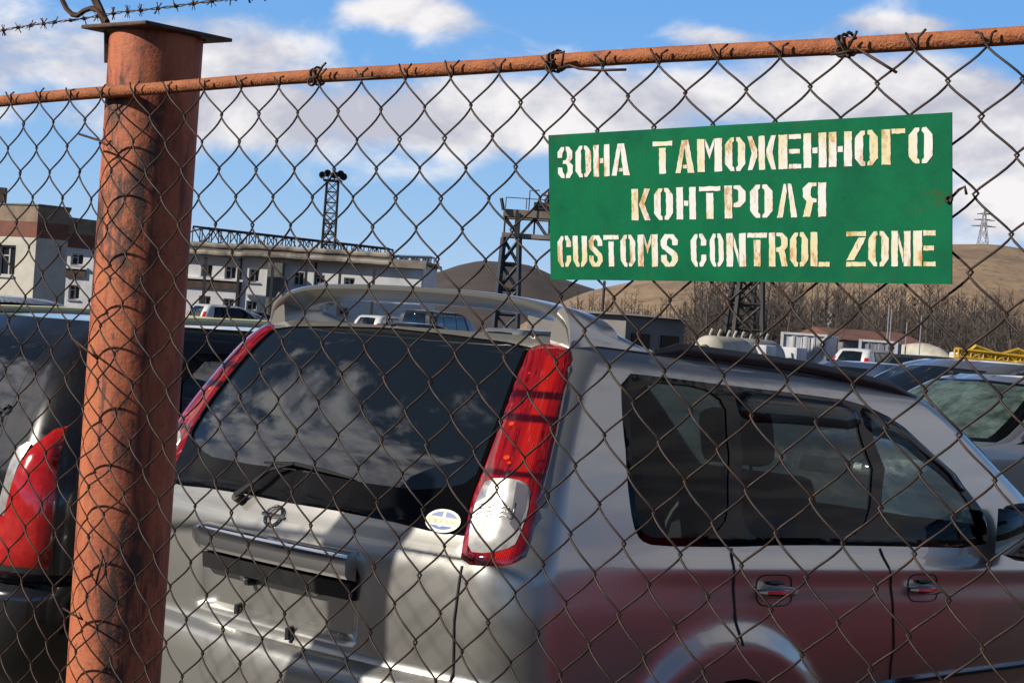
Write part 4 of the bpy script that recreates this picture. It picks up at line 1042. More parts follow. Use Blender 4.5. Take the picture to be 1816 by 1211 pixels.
# ------------------------------------------------------------------ other vehicles
def tables(kind):
    """length profile tables of some body kinds: xr, xf, w, r"""
    if kind == 'suv':
        return dict(xr=[(.22, .12), (.32, .02), (.5, 0), (.7, .02), (.95, .05), (1.05, .09), (1.3, .20), (1.5, .32), (1.62, .42), (1.66, .5)],
            xf=[(.22, 4.35), (.4, 4.5), (.7, 4.5), (.9, 4.42), (.99, 4.1), (1.05, 3.45), (1.2, 3.1), (1.45, 2.65), (1.6, 2.3), (1.66, 2.05)],
            w=[(.22, .80), (.5, .89), (.85, .90), (1.0, .885), (1.06, .87), (1.3, .80), (1.5, .72), (1.6, .68), (1.66, .60)], r=[(.2, .2), (1, .17), (1.6, .13)])
    if kind == 'wagon':
        return dict(xr=[(.22, .14), (.35, .02), (.5, 0), (.62, .02), (.66, .06), (.9, .08), (1.0, .11), (1.2, .22), (1.38, .36), (1.48, .48), (1.54, .60)],
            xf=[(.22, 4.4), (.4, 4.6), (.62, 4.6), (.78, 4.5), (.88, 4.15), (.96, 3.5), (1.1, 3.1), (1.3, 2.6), (1.45, 2.25), (1.54, 1.9)],
            w=[(.22, .78), (.5, .87), (.8, .875), (.92, .86), (.98, .84), (1.2, .77), (1.4, .69), (1.49, .64), (1.54, .56)], r=[(.2, .25), (.8, .22), (1.5, .16)])
    if kind == 'sedan':
        return dict(xr=[(.22, .12), (.35, .02), (.55, 0), (.85, .06), (.93, .16), (.97, .62), (1.0, .72), (1.15, .98), (1.35, 1.32), (1.42, 1.55), (1.46, 1.75)],
            xf=[(.22, 4.3), (.4, 4.5), (.62, 4.5), (.78, 4.4), (.87, 4.0), (.94, 3.35), (1.1, 2.98), (1.3, 2.55), (1.42, 2.25), (1.46, 2.05)],
            w=[(.22, .76), (.5, .85), (.8, .855), (.92, .84), (.97, .81), (1.2, .72), (1.38, .63), (1.43, .58), (1.46, .52)], r=[(.2, .25), (.9, .2), (1.5, .14)])
    return dict(xr=[(.22, .10), (.4, 0), (.8, .02), (1.0, .04), (1.5, .10), (1.85, .17), (1.95, .25), (1.98, .33)],
        xf=[(.22, 4.4), (.45, 4.6), (.8, 4.58), (1.0, 4.45), (1.12, 4.1), (1.3, 3.85), (1.7, 3.35), (1.9, 3.0), (1.98, 2.7)],
        w=[(.22, .80), (.5, .87), (1.0, .875), (1.2, .86), (1.6, .80), (1.85, .74), (1.94, .68), (1.98, .6)], r=[(.2, .18), (1, .15), (2, .12)])
PAINT = {}
def paint(name, col, metal=.3, **k):
    if name not in PAINT: PAINT[name] = paint_mat(name+'_paint', col, metal, .35, **k)
    return PAINT[name]
K['lamp_plain'] = mat('lamp_plain', (.38, .006, .010), .1, coat=1, col2=(.55, .02, .015), nscale=30)
K['white_lens'] = mat('white_lens', (.62, .62, .62), .1, .3, coat=1)
def simple_car(name, label, kind, loc, yaw, pm, group=None, detail=False, glass='dark_glass', belt=None):
    t = tables(kind); sh = Shape(bow=.06, **t); zt = t['w'][-1][0]; zb = belt or {'suv': 1.07, 'wagon': .99, 'sedan': .975, 'van': 1.14}[kind]; zg = zt-.10
    car = thing(name, label, 'car', loc, yaw, group)
    reg = {}
    xa = {'suv': .62, 'wagon': .75, 'sedan': 1.18, 'van': .45}[kind]
    def q(x, z): return (side_S(sh, x, z), z)
    xe = lambda z: sh.xf(z)-.62
    reg['window_frame'] = [q(xa, zb), q(2.0, zb-.01), q(min(3.0, xe(zb)+.22), zb-.02), q(xe(zg)+.12, zg+.01), q((xa+xe(zg))/2, zg+.02), q(xa+.12 if kind != 'sedan' else sh.xr(zg)+.30, zg)]
    xm1 = 1.05 if kind != 'sedan' else 1.55; xm2 = 1.95
    za, zc = zb+.025, zg-.015
    reg['rear_window_side'] = [q(xa+.05, za), q(xm1-.03, za), q(xm1-.03, zc), q((xa+.17) if kind != 'sedan' else sh.xr(zc)+.36, zc)] if kind != 'sedan' else [q(1.3, za), q(xm2-.03, za), q(xm2-.03, zc), q(sh.xr(zc)+.34, zc)]
    if kind != 'sedan': reg['door_window'] = [q(xm1+.03, za), q(xm2-.03, za), q(xm2-.03, zc), q(xm1+.03, zc)]
    reg['front_window'] = [q(xm2+.03, za), q(min(2.85, xe(za)+.10), za), q(max(xm2+.1, xe(zc)+.04), zc), q(xm2+.03, zc)]
    reg['rear_window'] = [(0, zb+.03), (.52, zb+.03), (.50, zg), (0, zg+.015)]
    if detail: reg['windscreen_frame'] = [(4.19, zb-.01), (5, zb-.03), (5, zg+.055), (4.19, zg+.035)]
    reg['windscreen'] = [(4.27, zb+.02), (5, zb-.01), (5, zg+.03), (4.27, zg+.01)]
    zl = zb-.34 if kind != 'suv' else .74
    reg['tail_lamp'] = [(.46, zb-.30), (.80, zb-.30), (.80, zb-.02 if kind in ('sedan',) else zb+.12), (.60, zb-.02 if kind == 'sedan' else zb+.12), (.50, zb-.10)]
    if kind in ('suv', 'van'): reg['tail_lamp'] = [(.56, zb-.28), (.80, zb-.28), (.80, zb+.28), (.64, zb+.28), (.60, zb-.02)]
    reg['headlamp'] = [(4.06, zb-.33), (4.62, zb-.36), (4.62, zb-.22), (4.10, zb-.17)]
    reg['grille'] = [(4.70, zb-.38), (5, zb-.38), (5, zb-.24), (4.70, zb-.24)]
    x1, x2 = .92, 3.62
    reg['gap_a'] = circle_hole(sh, x1, .33, .35, 18); reg['gap_b'] = circle_hole(sh, x2, .33, .35, 18)
    if detail: gs, gz = lin(0, .62, 14)+lin(.65, .92, 10)+lin(.98, 2.9, 30)+lin(3, 4.1, 16)+lin(4.13, 4.35, 6)+lin(4.42, 5, 8), lin(.22, .8, 14)+lin(.83, 1.1, 12)+lin(1.13, zt-.06, 11)+lin(zt-.05, zt, 5)
    else: gs, gz = lin(0, .6, 6)+lin(.65, .92, 5)+lin(1.05, 2.9, 12)+lin(3.1, 4.1, 7)+lin(4.15, 4.35, 4)+lin(4.5, 5, 4), lin(.22, .8, 6)+lin(.86, 1.1, 7)+lin(1.18, zt-.06, 5)+lin(zt-.04, zt, 3)
    D = car_mesh(sh, reg, gs, gz)
    b = panel(sh, D['body'], side=0); b.uv = None; roof_cap(b, sh, zt, .02, 8, None if detail else lin(.05, 4.95, 30))
    b.build('body', pm, car, angle=50, merge=.0005)
    panel(sh, D['rear_window'], .002, 0, .01, 0).build('rear_window', K['dark_glass'], car, angle=60)
    panel(sh, D['windscreen'], .002, 0, .01, 0).build('windscreen', K[glass], car, angle=60)
    if detail: panel(sh, D['windscreen_frame'], .001, 0, .01, 0).build('windscreen_frame', K['black_gloss'], car, angle=60)
    panel(sh, D['grille'], .004, 0, .01, 0).build('grille', K['black_plastic'], car, angle=60)
    for s in (1, -1):
        panel(sh, D['window_frame'], .003, 0, .01, s).build('window_frame', K['black_gloss'], car, angle=60)
        for k in ('rear_window_side', 'door_window', 'front_window'):
            if k in D: panel(sh, D[k], .005, 0, .006, s).build('side_window', K[glass], car, angle=60)
        panel(sh, D['tail_lamp'], .012, .03, .01, s).build('tail_lamp', K['lamp_plain'], car, angle=60)
        panel(sh, D['headlamp'], .008, .03, .01, s).build('headlamp', K['white_lens'], car, angle=60)
        zm = zb+.08; c = CP(sh, side_S(sh, min(2.6, xe(zb)+.05), zm), zm, .09, s); mb = MB(); mb.box(c, (.10, .18, .13), None, .04); mb.build('door_mirror', K['black_plastic'], car)
        for x0 in (x1, x2): wp = thing('wheel', None, None); wp.parent = car; wheel(wp, x0, s*.74, .33, .2, s, detail)
    mb = MB()
    for s in (1, -1):
        for x0 in (x1, x2): arch_liner(mb, x0, .33, .36, s*.86, .28, s)
    mb.box((2.2, 0, .25), (4.0, 1.4, .08)); mb.build('underbody', K['black_plastic'], car)
    car['_s'] = 0; del car['_s']
    return car, sh
Fv = Vector((math.cos(YAW), math.sin(YAW), 0)); Rv = Vector((math.sin(YAW), -math.cos(YAW), 0))
# black estate on the left -------------------------------------------------
K['black_paint'] = paint_mat('black_paint', (.010, .010, .012), .1, .2, amt=.05)
BO = XO - Rv*2.45 + Fv*BLACK_SHIFT
def black_car():
    t = tables('wagon'); t['xr'] = [(.22, .14), (.35, .02), (.5, 0), (.60, .01), (.64, .05), (.9, .07), (1.0, .085), (1.2, .16), (1.38, .26), (1.48, .36), (1.56, .50)]
    t['w'] = [(.22, .80), (.5, .885), (.8, .89), (.95, .88), (1.0, .865), (1.2, .81), (1.4, .735), (1.50, .68), (1.56, .60)]
    t['xf'] = [(a if a < 1.5 else 1.56, b) for a, b in t['xf']]
    sh = Shape(bow=.05, **t); car = thing('parked_car', 'black estate car with a large red tail lamp and a pale yellow roof rail', 'car', BO, YAW)
    reg = {}
    def q(x, z): return (side_S(sh, x, z), z)
    reg['rear_window'] = [(0, 1.0), (.40, 1.0), (.54, 1.10), (.55, 1.46), (.3, 1.48), (0, 1.485)]
    reg['tail_lamp'] = smooth_poly([(.50, .695), (.80, .695), (.803, .75), (.80, .95), (.80, 1.19), (.765, 1.175), (.70, 1.10), (.655, 1.0), (.625, .86), (.50, .845)], 0)
    reg['clear_lens'] = [(.672, 1.10), (.655, 1.045), (.635, .95), (.622, .865), (.664, .865), (.672, .95), (.69, 1.04), (.712, 1.115), (.70, 1.12)]
    reg['window_frame'] = smooth_poly([q(.60, 1.04), q(2.0, 1.01), q(2.75, .99), q(2.05, 1.44), q(1.3, 1.475), q(.72, 1.46)], 1)
    reg['side_window'] = smooth_poly([q(.66, 1.07), q(1.9, 1.045), q(1.86, 1.44), q(1.2, 1.445), q(.80, 1.43)], 1)
    reg['front_window'] = smooth_poly([q(1.98, 1.04), q(2.55, 1.02), q(1.98, 1.43)], 1)
    reg['windscreen'] = [(4.27, 1.0), (5, .98), (5, 1.49), (4.27, 1.47)]
    reg['gap_a'] = circle_hole(sh, .95, .33, .36); reg['gap_b'] = circle_hole(sh, 3.62, .33, .36)
    gs, gz = lin(0, .62, 16)+lin(.65, .92, 12)+lin(.98, 2.9, 30)+lin(3, 4.1, 16)+lin(4.13, 4.35, 6)+lin(4.42, 5, 8), lin(.22, .58, 8)+lin(.60, .70, 8)+lin(.73, 1.1, 16)+lin(1.13, 1.48, 14)+lin(1.49, 1.56, 6)
    D = car_mesh(sh, reg, gs, gz)
    b = panel(sh, D['body'], side=0); b.uv = None; roof_cap(b, sh, 1.56, .02); b.build('body', K['black_paint'], car, angle=50, merge=.0005)
    panel(sh, D['rear_window'], .001, 0, .01, 0).build('rear_window', K['dark_glass'], car, angle=60)
    panel(sh, D['windscreen'], .001, 0, .01, 0).build('windscreen', K['dark_glass'], car, angle=60)
    for s in (1, -1):
        panel(sh, D['window_frame'], .002, 0, .01, s).build('window_frame', K['black_gloss'], car, angle=60)
        for k in ('side_window', 'front_window'): panel(sh, D[k], .004, 0, .006, s).build('side_window', K['dark_glass'], car, angle=60)
        lp = panel(sh, D['tail_lamp'], .014, .03, .01, s).build('tail_lamp', K['lamp_plain'], car, angle=60)
        panel(sh, D['clear_lens'], .0135, 0, .01, s).build('clear_lens', K['lamp_clear'], lp, angle=60)
        mb = MB(); pr = [CP(sh, side_S(sh, x, 1.55), 1.55, .0, s)+Vector((0, .02*s, .022+.02*math.sin(math.pi*min(1, max(0, (x-.55)/1.6))))) for x in lin(.60, 2.1, 20)]
        mb.tube(pr, [.006]+[.016]*18+[.006], 8); mb.build('roof_rail', K['yellow_rail'], car)
        for x0 in (.95, 3.62): wp = thing('wheel', None, None); wp.parent = car; wheel(wp, x0, s*.76, .33, .2, s)
    bp = MB(); ch = [CP(sh, S, .655, .012, s_) for s_, S in [(-1, S) for S in lin(.9, .02, 14)]+[(1, S) for S in lin(.0, .9, 14)]]
    bp.tube(ch, .018, 8); bp.build('bumper_trim', K['black_gloss'], car)
    # script lettering glued low on the rear glass: two looping strokes, not legible
    mb = MB()
    def g(S, z): return CP(sh, S, z, .006, 1)
    S0_ = SCRIPT_S; st = [(S0_-.06, 1.215), (S0_-.045, 1.235), (S0_-.03, 1.225), (S0_-.038, 1.205), (S0_-.02, 1.20), (S0_-.005, 1.215), (S0_+.012, 1.232), (S0_+.032, 1.236), (S0_+.04, 1.222), (S0_+.025, 1.210), (S0_+.008, 1.218)]
    mb.tube([g(*p) for p in st], .0055, 6); mb.build('script_badge', K['chrome'], car)
    mb = MB()
    for s in (1, -1):
        for x0 in (.95, 3.62): arch_liner(mb, x0, .33, .37, s*.865, .28, s)
    mb.box((2.2, 0, .25), (4.0, 1.4, .08)); mb.build('underbody', K['black_plastic'], car)
BLACK_DONE = black_car()
# red car beyond the right edge of the view: its flank is mirrored in the grey car's doors
RO = XO + Rv*2.75 + Fv*.80
simple_car('parked_car', 'dark red car parked to the right of the silver grey one', 'sedan', RO, YAW, paint('deep_red', (.27, .004, .007), .1), detail=False, belt=.93)
# silver off-roader facing the camera, on the right
FR_YAW = math.atan2(-.66, -.75)
sp = at(1600, 788, 16.0); so_ = Vector((sp.x, sp.y, 0)) - Vector((math.cos(FR_YAW), math.sin(FR_YAW), 0))*3.42  
sil, shs = simple_car('parked_car', 'silver car facing the fence with a dark headrest seen through its windscreen', 'suv', so_, FR_YAW, paint('silver_car', (.27, .275, .29), .5), detail=True, glass='hazy_glass', belt=1.06)
sil.scale = (1, 1, .925)
interior(sil, (1.0, 1.95), .45, 3.25, .70, 1.0)
mb = MB()
for s in (1, -1): mb.tube([CP(shs, side_S(shs, x, 1.63), 1.63, 0, s)+Vector((0, .02*s, .035 if .75 < x < 2.1 else 0)) for x in (.72, .82, 1.4, 1.95, 2.05)], .016, 8)
mb.build('roof_rail', K['black_plastic'], sil)
mb = MB(); mb.box((3.10, .12, 1.03), (.02, .22, .13), Matrix.Rotation(R_(-40), 3, 'Y'), .004); mb.build('windscreen_card', mat('card', (.75, .32, .28), .7), sil)
# ------------------------------------------------------------------ the far side of the yard
K['whitewash'] = mat('whitewash', (.80, .79, .79), .9, col2=(.62, .60, .58), nscale=.9, detail=9, lo=.45, hi=.7)
K['cornice'] = mat('cornice', (.36, .31, .25), .9, col2=(.20, .17, .14), nscale=.9)
K['lagging'] = mat('lagging', (.40, .35, .28), .85, col2=(.16, .13, .11), nscale=.6, lo=.45, hi=.6)
K['frame_grey'] = mat('frame_grey', (.42, .42, .42), .7)
K['pane'] = mat('pane', (.012, .016, .022), .08, ior=1.6)
K['brown_panel'] = mat('brown_panel', (.055, .035, .028), .8, col2=(.12, .075, .055), nscale=2)
K['grime'] = mat('grime', (.12, .125, .11), .9, col2=(.22, .22, .20), nscale=.7)
K['lattice_dark'] = mat('lattice_dark', (.05, .048, .05), .7, .2)
K['lattice_blue'] = mat('lattice_blue', (.035, .045, .065), .6, .2)
K['beam_beige'] = mat('beam_beige', (.36, .31, .25), .8, col2=(.20, .15, .11), nscale=.7)
K['red_roof'] = mat('red_roof', (.20, .085, .06), .9, col2=(.13, .06, .05), nscale=.5)
K['grey_wall'] = mat('grey_wall', (.22, .21, .20), .9, col2=(.15, .14, .135), nscale=.6)
def facade(p0, p1):
    """frame of a wall through two ground points: fr(u along, w up, e out towards us)"""
    a = Vector((p0.x, p0.y, 0)); d = Vector((p1.x-p0.x, p1.y-p0.y, 0)); Lw = d.length; d.normalize(); n = Vector((d.y, -d.x, 0))
    if n.dot(-a) < 0: n = -n
    def fr(u, w, e=0): return a+d*u+n*e+Vector((0, 0, w))
    def loc(px, py):
        r = ray(px, py); t = ((a-EYE).dot(n))/r.dot(n); P = EYE+r*t; return (P-a).dot(d), P.z
    return fr, loc, Lw
def rect_prism(mb, fr, u0, u1, w0, w1, e0, e1, mi=None):
    mb.prism([(u0, w0), (u1, w0), (u1, w1), (u0, w1)], fr, (e0, e1), mi)
def wall_with_holes(mb, fr, u0, u1, w0, w1, holes, thick):
    """front skin with openings plus reveals"""
    us = sorted({u0, u1}|{h[0] for h in holes}|{h[2] for h in holes}); ws = sorted({w0, w1}|{h[1] for h in holes}|{h[3] for h in holes})
    for i in range(len(us)-1):
        for j in range(len(ws)-1):
            cu, cw = (us[i]+us[i+1])/2, (ws[j]+ws[j+1])/2
            if any(h[0] < cu < h[2] and h[1] < cw < h[3] for h in holes): continue
            mb.add([fr(us[i], ws[j]), fr(us[i+1], ws[j]), fr(us[i+1], ws[j+1]), fr(us[i], ws[j+1])], [(0, 1, 2, 3)])
    for (a, b, c, d) in holes:
        for (x0, y0, x1, y1) in ((a, b, c, b), (c, b, c, d), (c, d, a, d), (a, d, a, b)):
            mb.add([fr(x0, y0), fr(x1, y1), fr(x1, y1, -thick), fr(x0, y0, -thick)], [(0, 1, 2, 3)])
def windows(bld, fr, holes, thick, cross=True, group=None):
    for (a, b, c, d) in holes:
        mb = MB(); t = .09
        rect_prism(mb, fr, a, a+t, b, d, -thick, -thick+.08); rect_prism(mb, fr, c-t, c, b, d, -thick, -thick+.08)
        rect_prism(mb, fr, a+t, c-t, d-t, d, -thick, -thick+.075); rect_prism(mb, fr, a+t, c-t, b, b+t, -thick, -thick+.075)
        if cross:
            m_ = (a+c)/2; rect_prism(mb, fr, m_-.04, m_+.04, b+t, d-t, -thick, -thick+.07)
            rect_prism(mb, fr, a+t, m_-.04, d-(d-b)*.33-.03, d-(d-b)*.33+.03, -thick, -thick+.065)
        rect_prism(mb, fr, a-.06, c+.06, b-.09, b-.005, -.02, .10)
        w = mb.build('window', K['frame_grey'], bld, world=True)
        mb = MB(); rect_prism(mb, fr, a+.02, c-.02, b+.02, d-.02, -thick-.04, -thick+.02); mb.build('pane', K['pane'], w, world=True)
# long two-storey office behind the cars
A, B = on_h(60, 128), on_h(742, 126)
fr, loc, Lw = facade(A, B)
bld = thing('white_building', 'long dirty white two-storey building with a brown panel strip and dark windows', 'building', (A.x, A.y, 0))
def H(x0, y0, x1, y1):
    u0, w1 = loc(x0, y0); u1, w0 = loc(x1, y1); return (u0, w0, u1, w1)
hol = [H(*r) for r in ((126, 449, 147, 471), (357, 467, 376, 491), (399, 471, 418, 496), (442, 476, 459, 501), (521, 482, 538, 507), (559, 487, 575, 503), (610, 492, 628, 512), (250, 458, 268, 482), (205, 454, 223, 477),
        (122, 505, 140, 532), (396, 529, 414, 549), (437, 533, 455, 551), (353, 524, 372, 553), (200, 510, 218, 535), (250, 514, 268, 540), (530, 540, 548, 556), (600, 545, 618, 560))]
ztop = loc(330, 441)[1]
mb = MB(); wall_with_holes(mb, fr, 0, Lw, 0, ztop, hol, .3); rect_prism(mb, fr, 0, Lw, 0, ztop, -9, -.42); mb.build('wall', K['whitewash'], bld, world=True)
windows(bld, fr, hol, .3)
mb = MB(); rect_prism(mb, fr, -.3, Lw+.3, ztop-.35, ztop+.02, .01, .5); rect_prism(mb, fr, -.3, Lw+.3, ztop+.03, ztop+.22, -9.3, .3); mb.build('cornice', K['cornice'], bld, world=True)
for (x0, y0, x1, y1) in ((322, 493, 428, 513), (118, 476, 152, 492), (205, 482, 270, 497)):
    u0, w1 = loc(x0, (y0+y0)/2); u1, _ = loc(x1, y1); w0 = w1-.62; mb = MB(); rect_prism(mb, fr, u0, u1, w0, w1, .0, .12); mb.build('brown_panel', K['brown_panel'], bld, world=True)
    mb = MB(); rect_prism(mb, fr, u0-.1, u1+.1, w1+.003, w1+.14, .0, .22); mb.build('ledge', K['whitewash'], bld, world=True)
for x in (106, 427, 560): u, _ = loc(x, 480); mb = MB(); mb.tube([fr(u, .2, .12), fr(u, ztop-.4, .12)], .09, 8); mb.build('drain_pipe', K['lattice_dark'], bld, world=True)
u0, w1 = loc(480, 466); u1, w0 = loc(500, 556); mb = MB(); rect_prism(mb, fr, u0, u1, 0, w1, -.0, .9); rect_prism(mb, fr, u0-1.0, u1+1.5, 0, 1.9, .9, 2.4); mb.build('porch', K['grime'], bld, world=True)
uu, _ = loc(145, 420); 
mb = MB(); rect_prism(mb, fr, uu-3.2, uu+5.5, ztop+.24, ztop+.95, -4, -.4); mb.build('roof_parapet', K['red_roof'], bld, world=True)
# lagged heating pipes carried along the eaves
pipe = thing('heating_pipes', 'beige lagged heating pipes running along the white building\'s eaves', 'pipe', fr(8, 0, 2.6))
for dz, de in ((.30, 0), (-.30, .1)):
    mb = MB(); n_ = 40; u0, _ = loc(322, 450); pts = []; 
    for i in range(n_): u = u0+(Lw-u0-2)*i/(n_-1); pts.append(fr(u, ztop-.05+dz*.9+(.10 if i > 12 else 0)+0.02*math.sin(i*1.3), 2.4+de))
    mb.tube(pts, .22, 10); mb.build('pipe', K['lagging'], pipe, world=True)
for i in range(7):
    u = u0+(Lw-u0-3)*i/6; mb = MB(); mb.box(fr(u, (ztop-.6)/2, 2.4), (.18, .18, ztop-.6)); mb.build('support', K['lattice_dark'], pipe, world=True)
# brick corner block, far left
Cn = on_h(57, 88); A2 = on_h(-120, 92); B2 = on_h(113, 89.3); B3 = on_h(109, 99)
K['brick_buff'] = mat('brick_buff', (.30, .225, .16), .9, col2=(.19, .135, .10), nscale=1.5)
K['brick_red'] = mat('brick_red', (.22, .085, .06), .9, col2=(.17, .07, .05), nscale=2)
K['plaster'] = mat('plaster', (.60, .57, .49), .9, col2=(.45, .42, .36), nscale=.8)
bb = thing('brick_building', 'buff brick corner building with a dark red band and pale plastered lower wall', 'building', (Cn.x, Cn.y, 0))
f1, l1, L1 = facade(A2, Cn); f2, l2, L2 = facade(Cn, B2)
zt_ = l1(50, 364)[1]; z1_ = l1(50, 393)[1]; z0_ = l1(50, 421)[1]
hole = []
ua, wb = l1(0, 434); uc, wd = l1(25, 490); hole = [(ua-.2, wd, uc, wb)]
for nm, (lo_, hi_), mt in (('brick_band', (z0_, z1_), 'brick_red'), ('upper_wall', (z1_, zt_), 'brick_buff')):
    mb = MB()
    poly = [f1(0, 0), f1(L1, 0), f2(L2, 0), B3, f1(0, 0, -12)]
    k = len(poly); o_ = .04 if nm == 'brick_band' else 0
    vs = [Vector((p.x, p.y, lo_)) for p in poly]+[Vector((p.x, p.y, hi_-.004)) for p in poly]
    mb.add(vs, [tuple(range(k)), tuple(range(k, 2*k))]+[(i, (i+1) % k, k+(i+1) % k, k+i) for i in range(k)]); mb.build(nm, K[mt], bb, world=True)
mb = MB(); wall_with_holes(mb, f1, 0, L1, 0, z0_-.004, hole, .3); mb.add([f2(0, 0), f2(L2, 0), f2(L2, z0_-.004), f2(0, z0_-.004)], [(0, 1, 2, 3)]); mb.add([f2(L2, 0), Vector((B3.x, B3.y, 0)), Vector((B3.x, B3.y, z0_-.004)), f2(L2, z0_-.004)], [(0, 1, 2, 3)]); mb.build('plaster_wall', K['plaster'], bb, world=True)
windows(bb, f1, hole, .3)
mb = MB(); poly = [f1(-.2, 0, .06), f1(L1+.06, 0, .06), f2(L2+.06, 0, .06), B3, f1(0, 0, -12)]; k = 5
vs = [Vector((p.x, p.y, zt_)) for p in poly]+[Vector((p.x, p.y, zt_+.07)) for p in poly]
mb.add(vs, [tuple(range(k)), tuple(range(k, 2*k))]+[(i, (i+1) % k, k+(i+1) % k, k+i) for i in range(k)]); rf = mb.build('roof', K['grime'], bb, world=True)
c = at(3, 350, 93); mb = MB(); mb.box((c.x, c.y, zt_+.5), (.42, .42, 1.1)); mb.build('chimney', K['brown_panel'], rf, world=True)
# lattice work -----------------------------------------------------------
def truss(mb, a, b, h, w, n, side, r=.06, top_taper=0):
    """box truss between two points: 4 chords, posts, diagonals"""
    a, b = Vector(a), Vector(b); sd_ = Vector(side).normalized()*w/2; up_ = Vector((0, 0, h))
    P = [[a.lerp(b, i/n)+s*sd_+q*up_ for i in range(n+1)] for s in (-1, 1) for q in (0, 1)]
    for row in P: mb.tube([row[0], row[-1]], r*1.3, 4)
    for s in (0, 2):
        for i in range(n+1): mb.tube([P[s][i], P[s+1][i]], r*.8, 4)
        for i in range(n): mb.tube([P[s][i], P[s+1][i+1]] if i % 2 else [P[s+1][i], P[s][i+1]], r*.8, 4)
    for i in range(0, n+1): mb.tube([P[0][i], P[2][i]], r*.7, 4); mb.tube([P[1][i], P[3][i]], r*.7, 4)
bo = thing('lattice_boom', 'long dark lattice boom lying behind the white building roof', 'crane boom', (on_h(345, 150).x, 150, 0))
a, b = at(347, 431, 150), at(692, 468, 162); hh = at(347, 403, 150).z-a.z
mb = MB(); truss(mb, a, b, hh, 2.2, 22, (.1, 1, 0), .062); 
c0 = a+Vector((0, 0, hh)); nose = [a+Vector((-1.2, 0, .3)), a+Vector((-1.0, 0, hh*.55)), a+Vector((.4, 0, hh*.93)), c0+Vector((1.1, 0, .05))]; mb.tube(nose, .07, 5)
mb.build('boom_frame', K['lattice_dark'], bo, world=True)
a2, b2 = b+Vector((.15, 0, -.5)), at(766, 480, 164); mb = MB(); truss(mb, a2, b2, hh*.92, 2.0, 7, (.1, 1, 0), .075); mb.tube([b2, b2+Vector((.6, 0, hh*.5)), b2+Vector((0, 0, hh*.92))], .08, 4); mb.build('boom_tip', mat('lattice_pale', (.40, .42, .46), .7), bo, world=True)
for x in (380, 520, 660): p = on_h(x, 152); mb = MB(); mb.tube([(p.x, p.y+2, 0), (p.x, p.y+2, a.z+(b.z-a.z)*(x-347)/345)], .12, 6); mb.build('leg', K['lattice_dark'], bo, world=True)
# roof ridge of a grey shed behind the long building
p0, p1 = on_h(440, 140), on_h(700, 146); fs_, ls_, Ls = facade(p0, p1)
sh_ = thing('grey_shed', 'low grey shed roof rising just behind the white building', 'shed', (p0.x, p0.y, 0)); zz = at(480, 446, 140).z
mb = MB(); rect_prism(mb, fs_, 0, Ls, 0, zz-.9, -8, 0); mb.build('wall', K['grey_wall'], sh_, world=True)
mb = MB(); mb.add([fs_(-.3, zz-.9, .3), fs_(Ls+.3, zz-.9, .3), fs_(Ls-1, zz-.2, -4), fs_(3, zz+.3, -4), fs_(-.3, zz-.9, -8.3), fs_(Ls+.3, zz-.9, -8.3)], [(0, 1, 2, 3), (3, 2, 5, 4), (0, 3, 4), (1, 5, 2)]); mb.build('roof', K['cornice'], sh_, world=True)
# floodlight mast
def lattice_mast(name, label, base, ztop, w0, w1, n, mt, r=.05, cat='mast'):
    t = thing(name, label, cat, base); mb = MB(); lv = []
    for i in range(n+1):
        q = i/n; w = (w0+(w1-w0)*q)/2; z = ztop*q; lv.append([Vector((base[0]+sx*w, base[1]+sy*w, z)) for sx, sy in ((-1, -1), (1, -1), (1, 1), (-1, 1))])
    for j in range(4): mb.tube([l[j] for l in lv], r, 4)
    for i in range(n):
        for j in range(4):
            k = (j+1) % 4; mb.tube([lv[i][j], lv[i+1][k]], r*.6, 4); mb.tube([lv[i][k], lv[i+1][j]], r*.6, 4); mb.tube([lv[i+1][j], lv[i+1][k]], r*.6, 4)
    mb.build('lattice', K[mt], t, world=True); return t
p = at(590, 322, 152); mast = lattice_mast('floodlight_mast', 'tall thin lattice mast with floodlights on top behind the white building', (p.x, p.y, 0), p.z, 1.25, .95, 15, 'lattice_dark', .06)
mb = MB(); mb.box((p.x, p.y, p.z+.05), (1.5, 1.3, .14)); mb.build('platform', K['lattice_dark'], mast, world=True)
for dx, dz in ((-.75, .25), (-.35, .55), (.2, .35), (.65, .55), (.9, .2)):
    mb = MB(); mb.lathe([(.10, -.2), (.30, .15), (.32, .22), (.27, .22), (.08, -.12)], Matrix.Translation((p.x+dx, p.y-.6, p.z+.3+dz*.6)) @ Matrix.Rotation(R_(100), 4, 'X') @ Matrix.Rotation(dx*.4, 4, 'Y'), 12); mb.tube([(p.x+dx, p.y-.5, p.z+.1), (p.x+dx, p.y-.5, p.z+.3+dz*.6)], .04, 4); mb.build('floodlight', K['lattice_dark'], mast, world=True)
mb = MB(); mb.tube([(p.x+.1, p.y, p.z+.1), (p.x+.1, p.y, p.z+1.3)], .03, 4); mb.build('aerial', K['lattice_dark'], mast, world=True)
